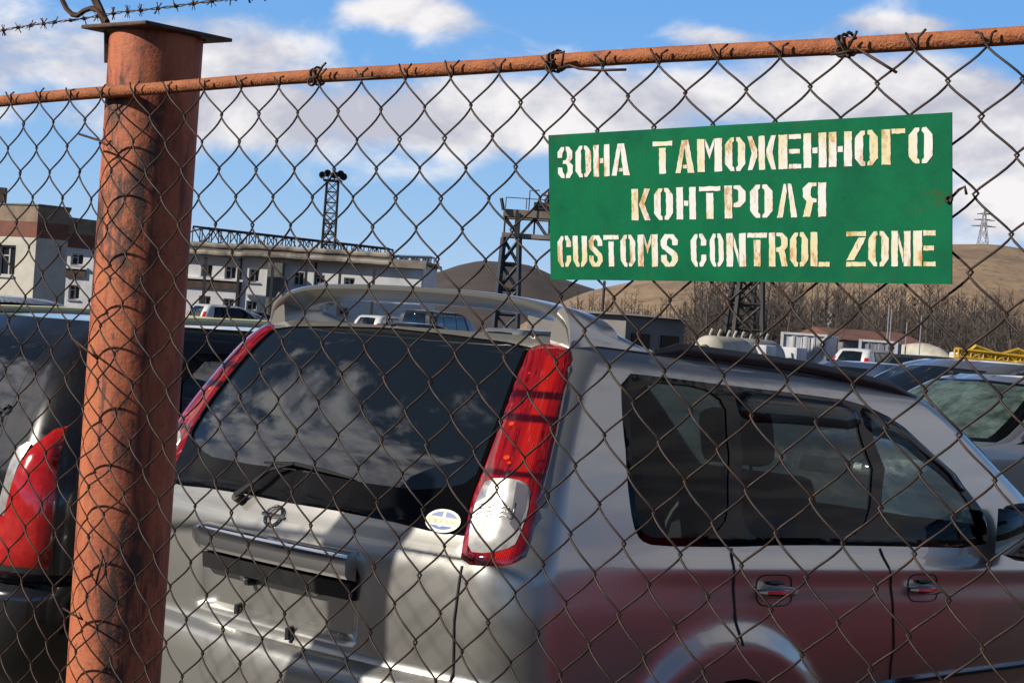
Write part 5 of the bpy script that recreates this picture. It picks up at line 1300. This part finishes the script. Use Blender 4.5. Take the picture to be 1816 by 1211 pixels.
# gantry crane behind the sign
YC = 92; cr = thing('gantry_crane', 'dark steel gantry crane with a beige girder reaching behind the green sign', 'crane', (on_h(905, YC).x, YC, 0))
mb = MB()
def leg(mb, xl0, xr0, xl1, xr1, ytop, depth):
    zt0 = at(xl0, ytop, YC).z; q = []
    for dy in (0, depth):
        a_, b_ = at(xl0, ytop, YC), at(xr0, ytop, YC); c_, d_ = at(xl1, 540, YC), at(xr1, 540, YC)
        L_ = [(a_.x, YC+dy*.6, zt0), (c_.x, YC+dy-.0, 0)]; R2 = [(b_.x, YC+dy*.6, zt0), (d_.x, YC+dy, 0)]
        mb.tube(L_, .15, 4); mb.tube(R2, .15, 4); n_ = 5
        for i in range(n_):
            t0, t1 = i/n_, (i+1)/n_; l0, l1_ = Vector(L_[0]).lerp(Vector(L_[1]), t0), Vector(L_[0]).lerp(Vector(L_[1]), t1); r0, r1 = Vector(R2[0]).lerp(Vector(R2[1]), t0), Vector(R2[0]).lerp(Vector(R2[1]), t1)
            mb.tube([l0, r1], .06, 4); mb.tube([r0, l1_], .06, 4); mb.tube([l1_, r1], .07, 4)
        q.append((L_, R2))
    for k in (0, 1):
        for t0, t1 in ((0, .35), (.35, .7), (.7, 1)):
            mb.tube([Vector(q[0][k][0]).lerp(Vector(q[0][k][1]), t0), Vector(q[1][k][0]).lerp(Vector(q[1][k][1]), t1)], .06, 4)
leg(mb, 893, 921, 876, 923, 421, 4.5); mb.build('leg', K['lattice_blue'], cr, world=True)
mb = MB(); leg(mb, 1318, 1352, 1302, 1362, 447, 4.5); mb.build('leg', K['lattice_dark'], cr, world=True)
zg0, zg1 = at(905, 420, YC).z, at(905, 377, YC).z; xa_, xb_ = at(891, 400, YC).x, at(1380, 400, YC).x
mb = MB(); mb.box(((xa_+xb_)/2, YC+.3, zg1), (xb_-xa_, .35, .36)); mb.box(((xa_+xb_)/2, YC+2.3, zg1), (xb_-xa_, .35, .36)); mb.box(((xa_+xb_)/2, YC+.3, zg0+.1), (xb_-xa_, .3, .22)); mb.build('girder', K['beam_beige'], cr, world=True)
mb = MB(); truss(mb, (xa_+.1, YC+1.3, zg0+.1), (xb_-.1, YC+1.3, zg1-zg0 and zg0+.1), zg1-zg0-.25, 1.9, 18, (0, 1, 0), .05); mb.box((xa_+.75, YC+.05, (zg0+zg1)/2), (.26, .26, zg1-zg0)); mb.build('girder_lattice', K['lattice_dark'], cr, world=True)
mb = MB(); 
for i in range(3): x = xa_+.1+1.05*i; mb.tube([(x, YC-.1, zg1+.2), (x, YC-.1, zg1+.75)], .025, 4)
mb.tube([(xa_+.1, YC-.1, zg1+.75), (xa_+2.2, YC-.1, zg1+.75)], .022, 4); mb.tube([(xa_, YC, zg1+.1), (xa_-.15, YC, zg1+.7)], .09, 4); mb.build('handrail', K['lattice_dark'], cr, world=True)
mb = MB(); x = at(970, 360, YC).x; mb.box((x, YC+.8, zg1+.45), (1.3, 1.4, .35)); mb.box((x+.2, YC+.8, zg1+.9), (.35, .5, .7)); mb.tube([(x-.9, YC+.3, zg1+.2), (x-.9, YC+.3, zg1+1.2), (x-.4, YC+.3, zg1+1.25)], .03, 4); mb.build('trolley', K['lattice_dark'], cr, world=True)
# black pole with nothing on it, between crane and hill
p = at(1068, 545, 70); mb = MB(); mb.tube([(p.x, 70, 0), (p.x+.02, 70, at(1070, 498, 70).z)], .055, 8); tag(mb.build('pole', K['lattice_dark']), 'single slim black pole in front of the tan hillside', 'pole')
# ------------------------------------------------------------------ hills, wood, pylon
K['hill_dark'] = mat('hill_dark', (.078, .060, .053), 1, col2=(.045, .036, .034), nscale=.05, detail=14, bump=.8, bscale=.5)
def hill_mat():
    m = mat('hill_tan', (.27, .185, .10), 1); nt = m.node_tree; N = nt.nodes; L = nt.links; p = N['Principled BSDF']; tc = N.new('ShaderNodeTexCoord')
    def noise(sc, det, ro, st=(1, 1, 1)):
        mp = N.new('ShaderNodeMapping'); mp.inputs['Scale'].default_value = st; L.new(tc.outputs['Object'], mp.inputs[0])
        n = N.new('ShaderNodeTexNoise'); n.inputs['Scale'].default_value = sc; n.inputs['Detail'].default_value = det; n.inputs['Roughness'].default_value = ro; L.new(mp.outputs[0], n.inputs['Vector']); return n.outputs[0]
    def mix(src, lo, hi, a, b, top=1):
        r = N.new('ShaderNodeMapRange'); r.interpolation_type = 'SMOOTHSTEP'; r.inputs[1].default_value = lo; r.inputs[2].default_value = hi; r.inputs[4].default_value = top; L.new(src, r.inputs[0])
        x = N.new('ShaderNodeMix'); x.data_type = 'RGBA'; L.new(r.outputs[0], x.inputs['Factor'])
        if isinstance(a, tuple): x.inputs['A'].default_value = a
        else: L.new(a, x.inputs['A'])
        x.inputs['B'].default_value = b; return x.outputs['Result']
    c = mix(noise(.035, 12, .7), .38, .62, (.36, .245, .145, 1), (.21, .145, .095, 1))
    c = mix(noise(.5, 10, .8, (1, .35, 1)), .47, .62, c, (.15, .105, .075, 1), .8)
    c = mix(noise(.09, 8, .75, (.25, 1, 3)), .56, .66, c, (.44, .32, .19, 1), .7)
    c = mix(noise(1.4, 6, .7, (1, .4, 1)), .60, .70, c, (.08, .06, .047, 1), .9)
    L.new(c, p.inputs['Base Color']); return m
K['hill_tan'] = hill_mat()
def hill(name, ridge, Y0, Y1, Y2, mt, rough, seed):
    """ridge: photo points of the skyline at depth Y1; the slope rises from Y0 and falls away to Y2"""
    rnd = random.Random(seed); X = []; 
    for px, py in ridge: p = at(px, py, Y1); X.append((p.x, max(.5, p.z)))
    f = interp(X); n = 160; m_ = 44; x0, x1 = X[0][0], X[-1][0]; vs = []; fs = []
    ph = [rnd.uniform(0, 6.28) for _ in range(12)]
    for i in range(n+1):
        x = x0+(x1-x0)*i/n
        for j in range(m_+1):
            t = j/m_; Y = Y0+(Y1-Y0)*t*1.0 if t <= 1 else Y1
            if j <= 30: q = j/30; Y = Y0+(Y1-Y0)*q; e = sst(0, 1, q)**.9
            else: q = (j-30)/(m_-30); Y = Y1+(Y2-Y1)*q; e = 1-sst(0, 1, q)
            g = sum(math.sin(x*fr_*.05+ph[k])*math.cos(Y*fr_*.04+ph[k+4])/fr_ for k, fr_ in enumerate((1, 2.1, 4.3, 8.2)))
            xx = x*(Y/Y1 if Y < Y1 else 1)
            vs.append((xx, Y, -.3+(f(x)+.3)*e+rough*g*e*(1-abs(2*min(1, q)-1))*(1 if j <= 30 else .3)))
    for i in range(n):
        for j in range(m_): a = i*(m_+1)+j; fs.append((a, a+m_+1, a+m_+2, a+1))
    mb = MB(); mb.add(vs, fs); tag(mb.build(name, mt, angle=180), kind='structure')
hill('hill', [(-900, 560), (100, 556), (500, 545), (640, 510), (700, 492), (770, 485), (820, 470), (862, 464), (925, 469), (990, 492), (1060, 515), (1150, 545), (1300, 600)], 420, 620, 900, K['hill_dark'], 1.2, 1)
hill('hill', [(900, 590), (980, 545), (1040, 520), (1100, 507), (1180, 492), (1300, 476), (1450, 458), (1600, 444), (1690, 437), (1760, 438), (1830, 449), (2000, 470), (2600, 520), (3600, 600)], 190, 380, 620, K['hill_tan'], 1.6, 2)
def added_hill_ring():
    """unseen hills added left, behind and right of the view to darken reflections"""
    vs = []; fs = []; n = 150; m_ = 16
    for i in range(n+1):
        q = i/n; az = R_(33+294*q); e_ = sst(0, .10, q)*sst(1, .90, q); top = (34+52*math.exp(-((az-R_(285))/R_(34))**2)+13*math.sin(az*3+1)+8*math.sin(az*7.3)+3*math.sin(az*19))*e_  # crest raised at left to darken what the car's rear mirrors
        for j in range(m_+1):
            t = j/m_; r = 150+330*t; h = top*(sst(0, .62, t) if t < .62 else 1-.8*sst(.62, 1, t)) + 1.4*math.sin(az*40+t*9)*t*e_
            vs.append((r*math.sin(az), r*math.cos(az), h-.4))
    for i in range(n):
        for j in range(m_): a = i*(m_+1)+j; fs.append((a, a+1, a+m_+2, a+m_+1))
    mb = MB(); mb.add(vs, fs); tag(mb.build('hill', K['hill_dark'], angle=180), kind='structure')  # out-of-view ring, added to dim low sky light and reflections
added_hill_ring()
K['bark'] = mat('bark', (.085, .068, .058), .95, col2=(.14, .115, .10), nscale=1.2)
K['twigs'] = mat('twigs', (.075, .057, .048), .95, col2=(.12, .095, .082), nscale=.4)
def bare_tree(mb, base, h, rnd, spread=.33, dens=1.0, r0=None, tw=None):
    base = Vector(base); r0 = r0 or h*.013
    top = base+Vector((rnd.uniform(-.06, .06)*h, rnd.uniform(-.06, .06)*h, h)); trunk = [base.lerp(top, q)+Vector((rnd.uniform(-.01, .01)*h, rnd.uniform(-.01, .01)*h, 0)) for q in (0, .25, .5, .75, 1)]
    mb.tube(trunk, [r0, r0*.8, r0*.55, r0*.35, r0*.12], 5)
    tw = tw or mb
    for b in range(int(15*dens)):
        q = rnd.uniform(.18, .95); o = base.lerp(top, q); a = rnd.uniform(0, 6.28); L_ = h*spread*(1.15-q)*rnd.uniform(.6, 1.2)
        d = Vector((math.cos(a), math.sin(a), rnd.uniform(.7, 1.7))).normalized(); e = o+d*L_; mid = o+d*L_*.5+Vector((0, 0, -.03*L_))
        tw.tube([o, mid, e], [r0*.35, r0*.22, r0*.06], 4)
        for c in range(int(5*dens)):
            s = rnd.uniform(.25, 1); o2 = o.lerp(e, s); a2 = a+rnd.uniform(-1.2, 1.2); d2 = Vector((math.cos(a2), math.sin(a2), rnd.uniform(.4, 2))).normalized(); e2 = o2+d2*L_*rnd.uniform(.25, .55)
            tw.tube([o2, e2], [r0*.14, r0*.04], 3)
rnd = random.Random(11); mb = MB()
for i in range(800):
    px = rnd.uniform(1010, 2000); Y = rnd.uniform(150, 215); p = on_h(px, Y); h = rnd.uniform(4.6, 9.4)*(1.0 if px > 1230 else .62)*(Y/175)
    bare_tree(mb, (p.x, Y, max(-.2, (Y-190)*.05)), h, rnd, .36, .9, h*.015)
tag(mb.build('bare_wood', K['twigs'], angle=180), 'dark brown mass of leafless trees along the foot of the tan hill', 'wood', kind='stuff')
K['grey_twigs'] = mat('grey_twigs', (.17, .145, .125), .95, col2=(.10, .082, .07), nscale=.3)
mb = MB()
for i in range(150):
    px = rnd.uniform(1020, 2000); Y = rnd.uniform(142, 205); p = on_h(px, Y); h = rnd.uniform(3.5, 8.5)*(1.0 if px > 1230 else .6)
    bare_tree(mb, (p.x, Y, max(-.2, (Y-190)*.05)), h, rnd, rnd.uniform(.4, .62), rnd.uniform(.9, 1.5), h*.013)
tag(mb.build('bare_wood', K['grey_twigs'], angle=180), 'paler grey spreading leafless trees mixed through the dark wood', 'wood', kind='stuff')
# low scrub under the trees
mb = MB()
for i in range(900):
    px = rnd.uniform(1000, 2000); Y = rnd.uniform(140, 200); p = on_h(px, Y); b = Vector((p.x, Y, 0))
    for q in range(7):
        a = rnd.uniform(0, 6.28); mb.tube([b, b+Vector((math.cos(a)*.5, math.sin(a)*.5, rnd.uniform(.7, 2.0)))], [.03, .008], 3)
tag(mb.build('scrub', K['bark'], angle=180), 'dark leafless scrub below the bare trees', 'scrub', kind='stuff')
for (px, Y, h, lab) in ((1250, 120, 5.6, 'slender bare tree just left of the dark crane leg under the sign'), (1392, 112, 6.4, 'bare forked tree just right of the dark crane leg under the sign'), (1480, 135, 5.2, 'thin bare tree in front of the small white house'), (1206, 130, 4.4, 'small bare tree left of the cream tank, before the tan slope')):
    p = on_h(px, Y); t = thing('bare_tree', lab, 'tree', (p.x, Y, 0)); a_, b_ = MB(), MB(); bare_tree(a_, (p.x, Y, 0), h, rnd, .42, 1.1, .11, b_)
    a_.build('trunk', K['bark'], t, world=True); b_.build('crown', K['bark'], t, world=True, angle=180)
# pylon on the ridge
p = at(1742, 438, 378); zt_ = at(1742, 372, 378).z; py_ = thing('power_pylon', 'faint lattice power pylon standing on top of the tan hill', 'pylon', (p.x, 378, p.z-.6)); mb = MB(); lv = []
K['pylon'] = mat('pylon_grey', (.30, .30, .33), .7)
for q, w in ((0, 2.3), (.25, 1.7), (.5, 1.15), (.75, .8), (1, .22)):
    z = p.z-.6+(zt_-p.z+.6)*q; lv.append([Vector((p.x+sx*w/2, 378+sy*w/2, z)) for sx, sy in ((-1, -1), (1, -1), (1, 1), (-1, 1))])
for j in range(4): mb.tube([l[j] for l in lv], .085, 4)
for i in range(4):
    for j in range(4): k = (j+1) % 4; mb.tube([lv[i][j], lv[i+1][k]], .06, 4); mb.tube([lv[i][k], lv[i+1][j]], .06, 4)
mb.build('lattice', K['pylon'], py_, world=True)
for q, w in ((.55, 2.6), (.72, 2.2), (.88, 1.6)):
    z = p.z+(zt_-p.z)*q; mb = MB(); mb.tube([(p.x-w, 378, z), (p.x, 378, z+.25), (p.x+w, 378, z)], .09, 4); mb.tube([(p.x-w, 378, z), (p.x+w, 378, z)], .07, 4); mb.build('cross_arm', K['pylon'], py_, world=True)
# ------------------------------------------------------------------ yard things on the right
K['white_steel'] = mat('white_steel', (.66, .67, .70), .5, col2=(.52, .52, .53), nscale=1.5)
K['grey_steel'] = mat('grey_steel', (.22, .23, .26), .5, col2=(.30, .30, .32), nscale=1.5)
K['mixer_cream'] = mat('mixer_cream', (.55, .52, .43), .6, col2=(.36, .33, .27), nscale=1.6)
K['mixer_grey'] = mat('mixer_grey', (.42, .42, .40), .6, col2=(.28, .27, .25), nscale=1.6)
K['yellow_steel'] = mat('yellow_steel', (.62, .40, .04), .5, col2=(.42, .26, .04), nscale=2)
def container(label, px, Y, ztop, wd, ln, yaw, m1):
    p = on_h(px, Y); t = thing('shipping_container', label, 'container', (p.x, Y, 0), yaw); mb = MB(); h = ztop; 
    def corr(x0, y0, x1, y1, n):
        vs = []; fs = []; dx, dy = x1-x0, y1-y0; L_ = math.hypot(dx, dy); nx, ny = dy/L_, -dx/L_
        k = n*4
        for i in range(k+1):
            q = i/k; o = (0, 0, .05, .05)[i % 4]; vs += [(x0+dx*q-nx*o, y0+dy*q-ny*o, .15), (x0+dx*q-nx*o, y0+dy*q-ny*o, h-.12)]
        for i in range(k): fs.append((2*i, 2*i+2, 2*i+3, 2*i+1))
        mb.add(vs, fs)
    a, b = wd/2, ln
    corr(-a, 0, a, 0, 4); corr(a, 0, a, b, 18); corr(a, b, -a, b, 7); corr(-a, b, -a, 0, 18)
    mb.box((0, b/2, h-.11), (wd-.02, ln-.02, .06)); mb.box((0, b/2, .12), (wd-.02, ln-.02, .1)); mb.build('box', K[m1], t)
    mb = MB()
    for x in (-a, a):
        for y in (0, b): mb.box((x, y, h/2), (.16, .16, h))
    for z in (.08, h-.06):
        for x in (-a, a): mb.box((x, b/2, z), (.13, ln-.18, .12))
        for y in (0, b): mb.box((0, y, z), (wd-.18, .13, .12))
    mb.build('corner_frame', K['white_steel'], t)
    for x in (-.55, -.2, .2, .55): mb = MB(); mb.tube([(x, -.06, .2), (x, -.06, h-.15)], .022, 5); mb.box((x, -.07, h*.52), (.12, .06, .10)); mb.build('locking_bar', K['grey_steel'], t)
container('white corrugated shipping container standing before the dark wood', 1424, 98, 2.74, 2.35, 5.9, R_(-16), 'white_steel')
container('grey corrugated container just right of the white one', 1556, 101, 2.66, 2.0, 5.9, R_(-14), 'grey_steel')
def truck_wheels(t, xs, w=1.0):
    for x in xs:
        for s in (1, -1): wp = thing('wheel', None, None); wp.parent = t; wheel(wp, x, s*w, .5, .3, s, False)
def mixer(label, px, Y, yaw, m1, group='concrete mixer trucks at the back of the yard', z0=0, k=1.0):
    p = on_h(px, Y); t = thing('mixer_truck', label, 'truck', (p.x, Y, z0), yaw, group); t.scale = (k, k, k)
    mb = MB(); mb.box((0, 0, .95), (7.6, .9, .28)); mb.build('chassis', K['black_plastic'], t)
    M = Matrix.Translation((-.6, 0, 1.95)) @ Matrix.Rotation(R_(-78), 4, 'Y')
    mb = MB(); mb.lathe([(.45, -2.3), (.75, -2.1), (1.12, -1.0), (1.15, .1), (.95, 1.0), (.62, 1.9), (.50, 2.3), (.42, 2.3)], M, 28); dr = mb.build('drum', K[m1], t)
    mb = MB(); sp_ = [M @ Vector((r*math.cos(a)*1.01, r*math.sin(a)*1.01, h)) for a, r, h in [(q*.32, 1.15-.62*(max(0, q*.07-.6))**1.0*.55, -1.0+q*.075) for q in range(40)]]; mb.tube(sp_, .03, 5); mb.build('drum_band', K['black_plastic'], dr)
    mb = MB(); Mt = Matrix.Translation((-3.35, 0, 2.75)); mb.lathe([(.30, -.35), (.62, .30), (.64, .36), (.55, .36)], Mt, 16); mb.build('hopper', K[m1], t)
    mb = MB(); mb.tube([(-3.3, 0, 2.3), (-3.7, .1, 1.7), (-4.2, .25, 1.1)], [.22, .20, .18], 8); mb.build('chute', K['grey_steel'], t)
    mb = MB()
    for s in (1, -1): mb.tube([(-2.8, s*.55, 1.0), (-3.1, s*.5, 2.5)], .06, 5); mb.tube([(-3.6, s*.5, 1.0), (-3.3, s*.5, 2.6)], .05, 5)
    mb.build('drum_frame', K['grey_steel'], t)
    mb = MB(); mb.box((2.95, 0, 1.75), (1.6, 2.2, 1.7), None, .12); cb = mb.build('cab', K['white_steel'], t)
    mb = MB(); mb.box((3.755, 0, 2.1), (.02, 1.9, .75), None, .005); 
    for s in (1, -1): mb.box((3.1, s*1.103, 2.1), (.9, .02, .65), None, .005)
    mb.build('cab_window', K['dark_glass'], cb)
    truck_wheels(t, (2.8, -1.4, -2.7))
def tanker(label, px, Y, yaw, m1):
    p = on_h(px, Y); t = thing('tank_truck', label, 'truck', (p.x, Y, 0), yaw, 'tank lorries left of the white container')
    mb = MB(); mb.box((.6, 0, .78), (6.2, .9, .24)); mb.build('chassis', K['black_plastic'], t)
    M = Matrix.Translation((-.9, 0, 1.28)) @ Matrix.Rotation(math.pi/2, 4, 'Y')
    mb = MB(); mb.lathe([(0, -2.2), (.45, -2.12), (.78, -1.9), (.86, -1.7), (.86, 1.7), (.78, 1.9), (.45, 2.12), (0, 2.2)], M, 28); tk = mb.build('tank', K[m1], t)
    for x in (-2.2, -1.2, -.1, .7):
        mb = MB(); mb.tube([(x, .15, 2.05), (x, .15, 2.22), (x+.12, .1, 2.42)], [.06, .045, .06], 6); mb.build('vent_pipe', K[m1], tk)
    mb = MB(); mb.lathe([(.24, 0), (.24, .10), (.18, .14), (0, .14)], Matrix.Translation((-3.02, 0, 1.5)) @ Matrix.Rotation(-math.pi/2, 4, 'Y'), 16); mb.build('manhole', K['black_plastic'], tk)
    mb = MB(); mb.box((2.55, 0, 1.25), (1.4, 2.0, 1.3), None, .12); cb = mb.build('cab', K['white_steel'], t)
    mb = MB(); mb.box((3.255, 0, 1.5), (.02, 1.7, .55), None, .005); mb.build('cab_window', K['dark_glass'], cb)
    truck_wheels(t, (2.5, -1.2, -2.2), .9)
tanker('cream tank lorry with vent pipes, left one of the two beside the white container', 1296, 80, R_(62), 'mixer_cream')
tanker('pale grey tank lorry, touching the white container\'s left side', 1352, 84, R_(60), 'mixer_grey')
mixer('dirty concrete mixer truck with a raised hopper left of the yellow machine', 1652, 118, R_(-48), 'mixer_cream', group=None, k=.92)
# bare masts of lorry aerials
for k, (px, y0, y1, lab) in enumerate(((1573, 540, 602, 'taller of the two thin pale masts close together above the grey container'), (1578, 548, 602, 'shorter of the two thin pale masts close together above the grey container'), (1607, 572, 598, 'short thin pale mast above the concrete mixer hopper'), (1631, 560, 612, 'thin pale mast right of the concrete mixer hopper'))):
    a, b = at(px, y0, 104), at(px, y1, 104); mb = MB(); mb.tube([(b.x, 104, 0), (b.x, 104, a.z)], .035, 6); tag(mb.build('mast', K['pylon']), lab, 'mast', 'thin masts over the parked lorries')
def house(name, label, px0, px1, ytop, Y, depth, m1, m2, rise, z0=0, wins=2):
    a, b = on_h(px0, Y), on_h(px1, Y+2); f_, l_, L_ = facade(a, b); zt = at((px0+px1)/2, ytop, Y).z
    t = thing(name, label, 'building', (a.x, a.y, z0)); mb = MB(); rect_prism(mb, f_, 0, L_, z0, zt-rise, -depth, 0); mb.build('wall', K[m1], t, world=True)
    mb = MB(); e = .3; mb.add([f_(-e, zt-rise, e), f_(L_+e, zt-rise, e), f_(L_+e, zt, -depth/2), f_(-e, zt, -depth/2), f_(-e, zt-rise, -depth-e), f_(L_+e, zt-rise, -depth-e)], [(0, 1, 2, 3), (3, 2, 5, 4), (0, 3, 4), (1, 5, 2), (0, 4, 5, 1)]); mb.build('roof', K[m2], t, world=True)
    for i in range(wins):
        u = L_*(i+.5)/wins; mb = MB(); rect_prism(mb, f_, u-.45, u+.45, zt-rise-1.7, zt-rise-.6, .0, .05); mb.build('window', K['pane'], t, world=True)
house('long_building', 'long low building with a red-brown roof behind the containers', 1494, 1640, 586, 136, 9, 'grey_wall', 'red_roof', .9)
house('small_house', 'small white house among the bare trees on the slope', 1480, 1528, 546, 226, 5, 'white_steel', 'grey_wall', 1.2, 1.5)
house('grey_shed', 'grey flat-roofed shed beyond the silver grey car\'s roof', 1108, 1212, 556, 62, 5, 'grey_wall', 'grey_wall', .12, 0, 2)
# folded yellow boom machine
p = at(1752, 640, 78); ym = thing('yellow_crane', 'yellow mobile crane with folded lattice boom beyond the silver car', 'crane', (p.x, 78, 0), R_(4))
mb = MB(); mb.box((0, 0, .95), (4.6, 1.9, .5), None, .08); mb.box((-1.2, 0, 1.55), (1.5, 1.8, .7), None, .1); mb.box((.2, .3, 1.45), (1.2, .8, .5), None, .06); ybody = mb.build('chassis', K['yellow_steel'], ym)
mb = MB(); mb.box((1.4, -.45, 1.55), (.9, .9, .8), None, .08); cb_ = mb.build('cab', K['yellow_steel'], ym); mb = MB(); mb.box((1.4, -.905, 1.65), (.6, .02, .4)); mb.build('cab_window', K['dark_glass'], cb_)
mb = MB(); truss(mb, (-1.5, -.3, 1.95), (3.4, -.3, 1.72), .32, .55, 9, (0, 1, 0), .065); mb.build('boom', K['yellow_steel'], ym)
mb = MB(); mb.tube([(-1.5, -.5, 1.7), (-.75, -.5, 2.42), (.3, -.5, 2.1), (1.1, -.5, 2.40), (2.2, -.5, 2.0)], .12, 5); mb.build('jib_arm', K['yellow_steel'], ym)
truck_wheels(ym, (-1.6, 1.6), .9)
# ------------------------------------------------------------------ parked cars farther back: one of each body, then copies
COLS = {'white': (.70, .71, .72), 'silver': (.42, .43, .45), 'grey': (.13, .135, .15), 'blue': (.05, .08, .16), 'dark': (.02, .022, .026), 'lilac': (.40, .39, .47), 'green': (.06, .10, .09)}
PM = {k: paint(k+'_car', v, .2) for k, v in COLS.items()}
PROTO = {}
GROUP = 'cars parked farther back in the yard'
def ground_z(y): return .34*sst(30, 80, y)               # the yard rises a little towards the buildings
def far_car(kind, colour, px, Y, yaw, label):
    p = on_h(px, Y); dz = ground_z(Y)
    if kind not in PROTO:
        c, s_ = simple_car('parked_car', label, kind, (p.x, Y, dz), yaw, PM[colour], GROUP); PROTO[kind] = c
    else: c = copy_tree(PROTO[kind]); c.location = (p.x, Y, dz); c.rotation_euler = (0, 0, yaw); c['label'] = label
    for ch in kids(c):
        if ch.name.split('.')[0] == 'body': ch.material_slots[0].link = 'OBJECT'; ch.material_slots[0].material = PM[colour]
    return c
for a in FAR_CARS: far_car(*a)
# ------------------------------------------------------------------ ground
def ground():
    m = mat('yard_ground', (.085, .072, .058), .95, col2=(.055, .048, .04), nscale=.35, detail=12, lo=.38, hi=.66, bump=.5, bscale=30)
    ys = [-600, -40, 0, 30]+[30+50*q/12 for q in range(1, 13)]+[140, 600, 2600]; vs = []; fs = []
    for y in ys: vs += [(-1500, y, ground_z(y)), (1500, y, ground_z(y))]
    for i in range(len(ys)-1): fs.append((2*i, 2*i+1, 2*i+3, 2*i+2))
    mb = MB(); mb.add(vs, fs); tag(mb.build('ground', m, angle=180), kind='structure')
ground()
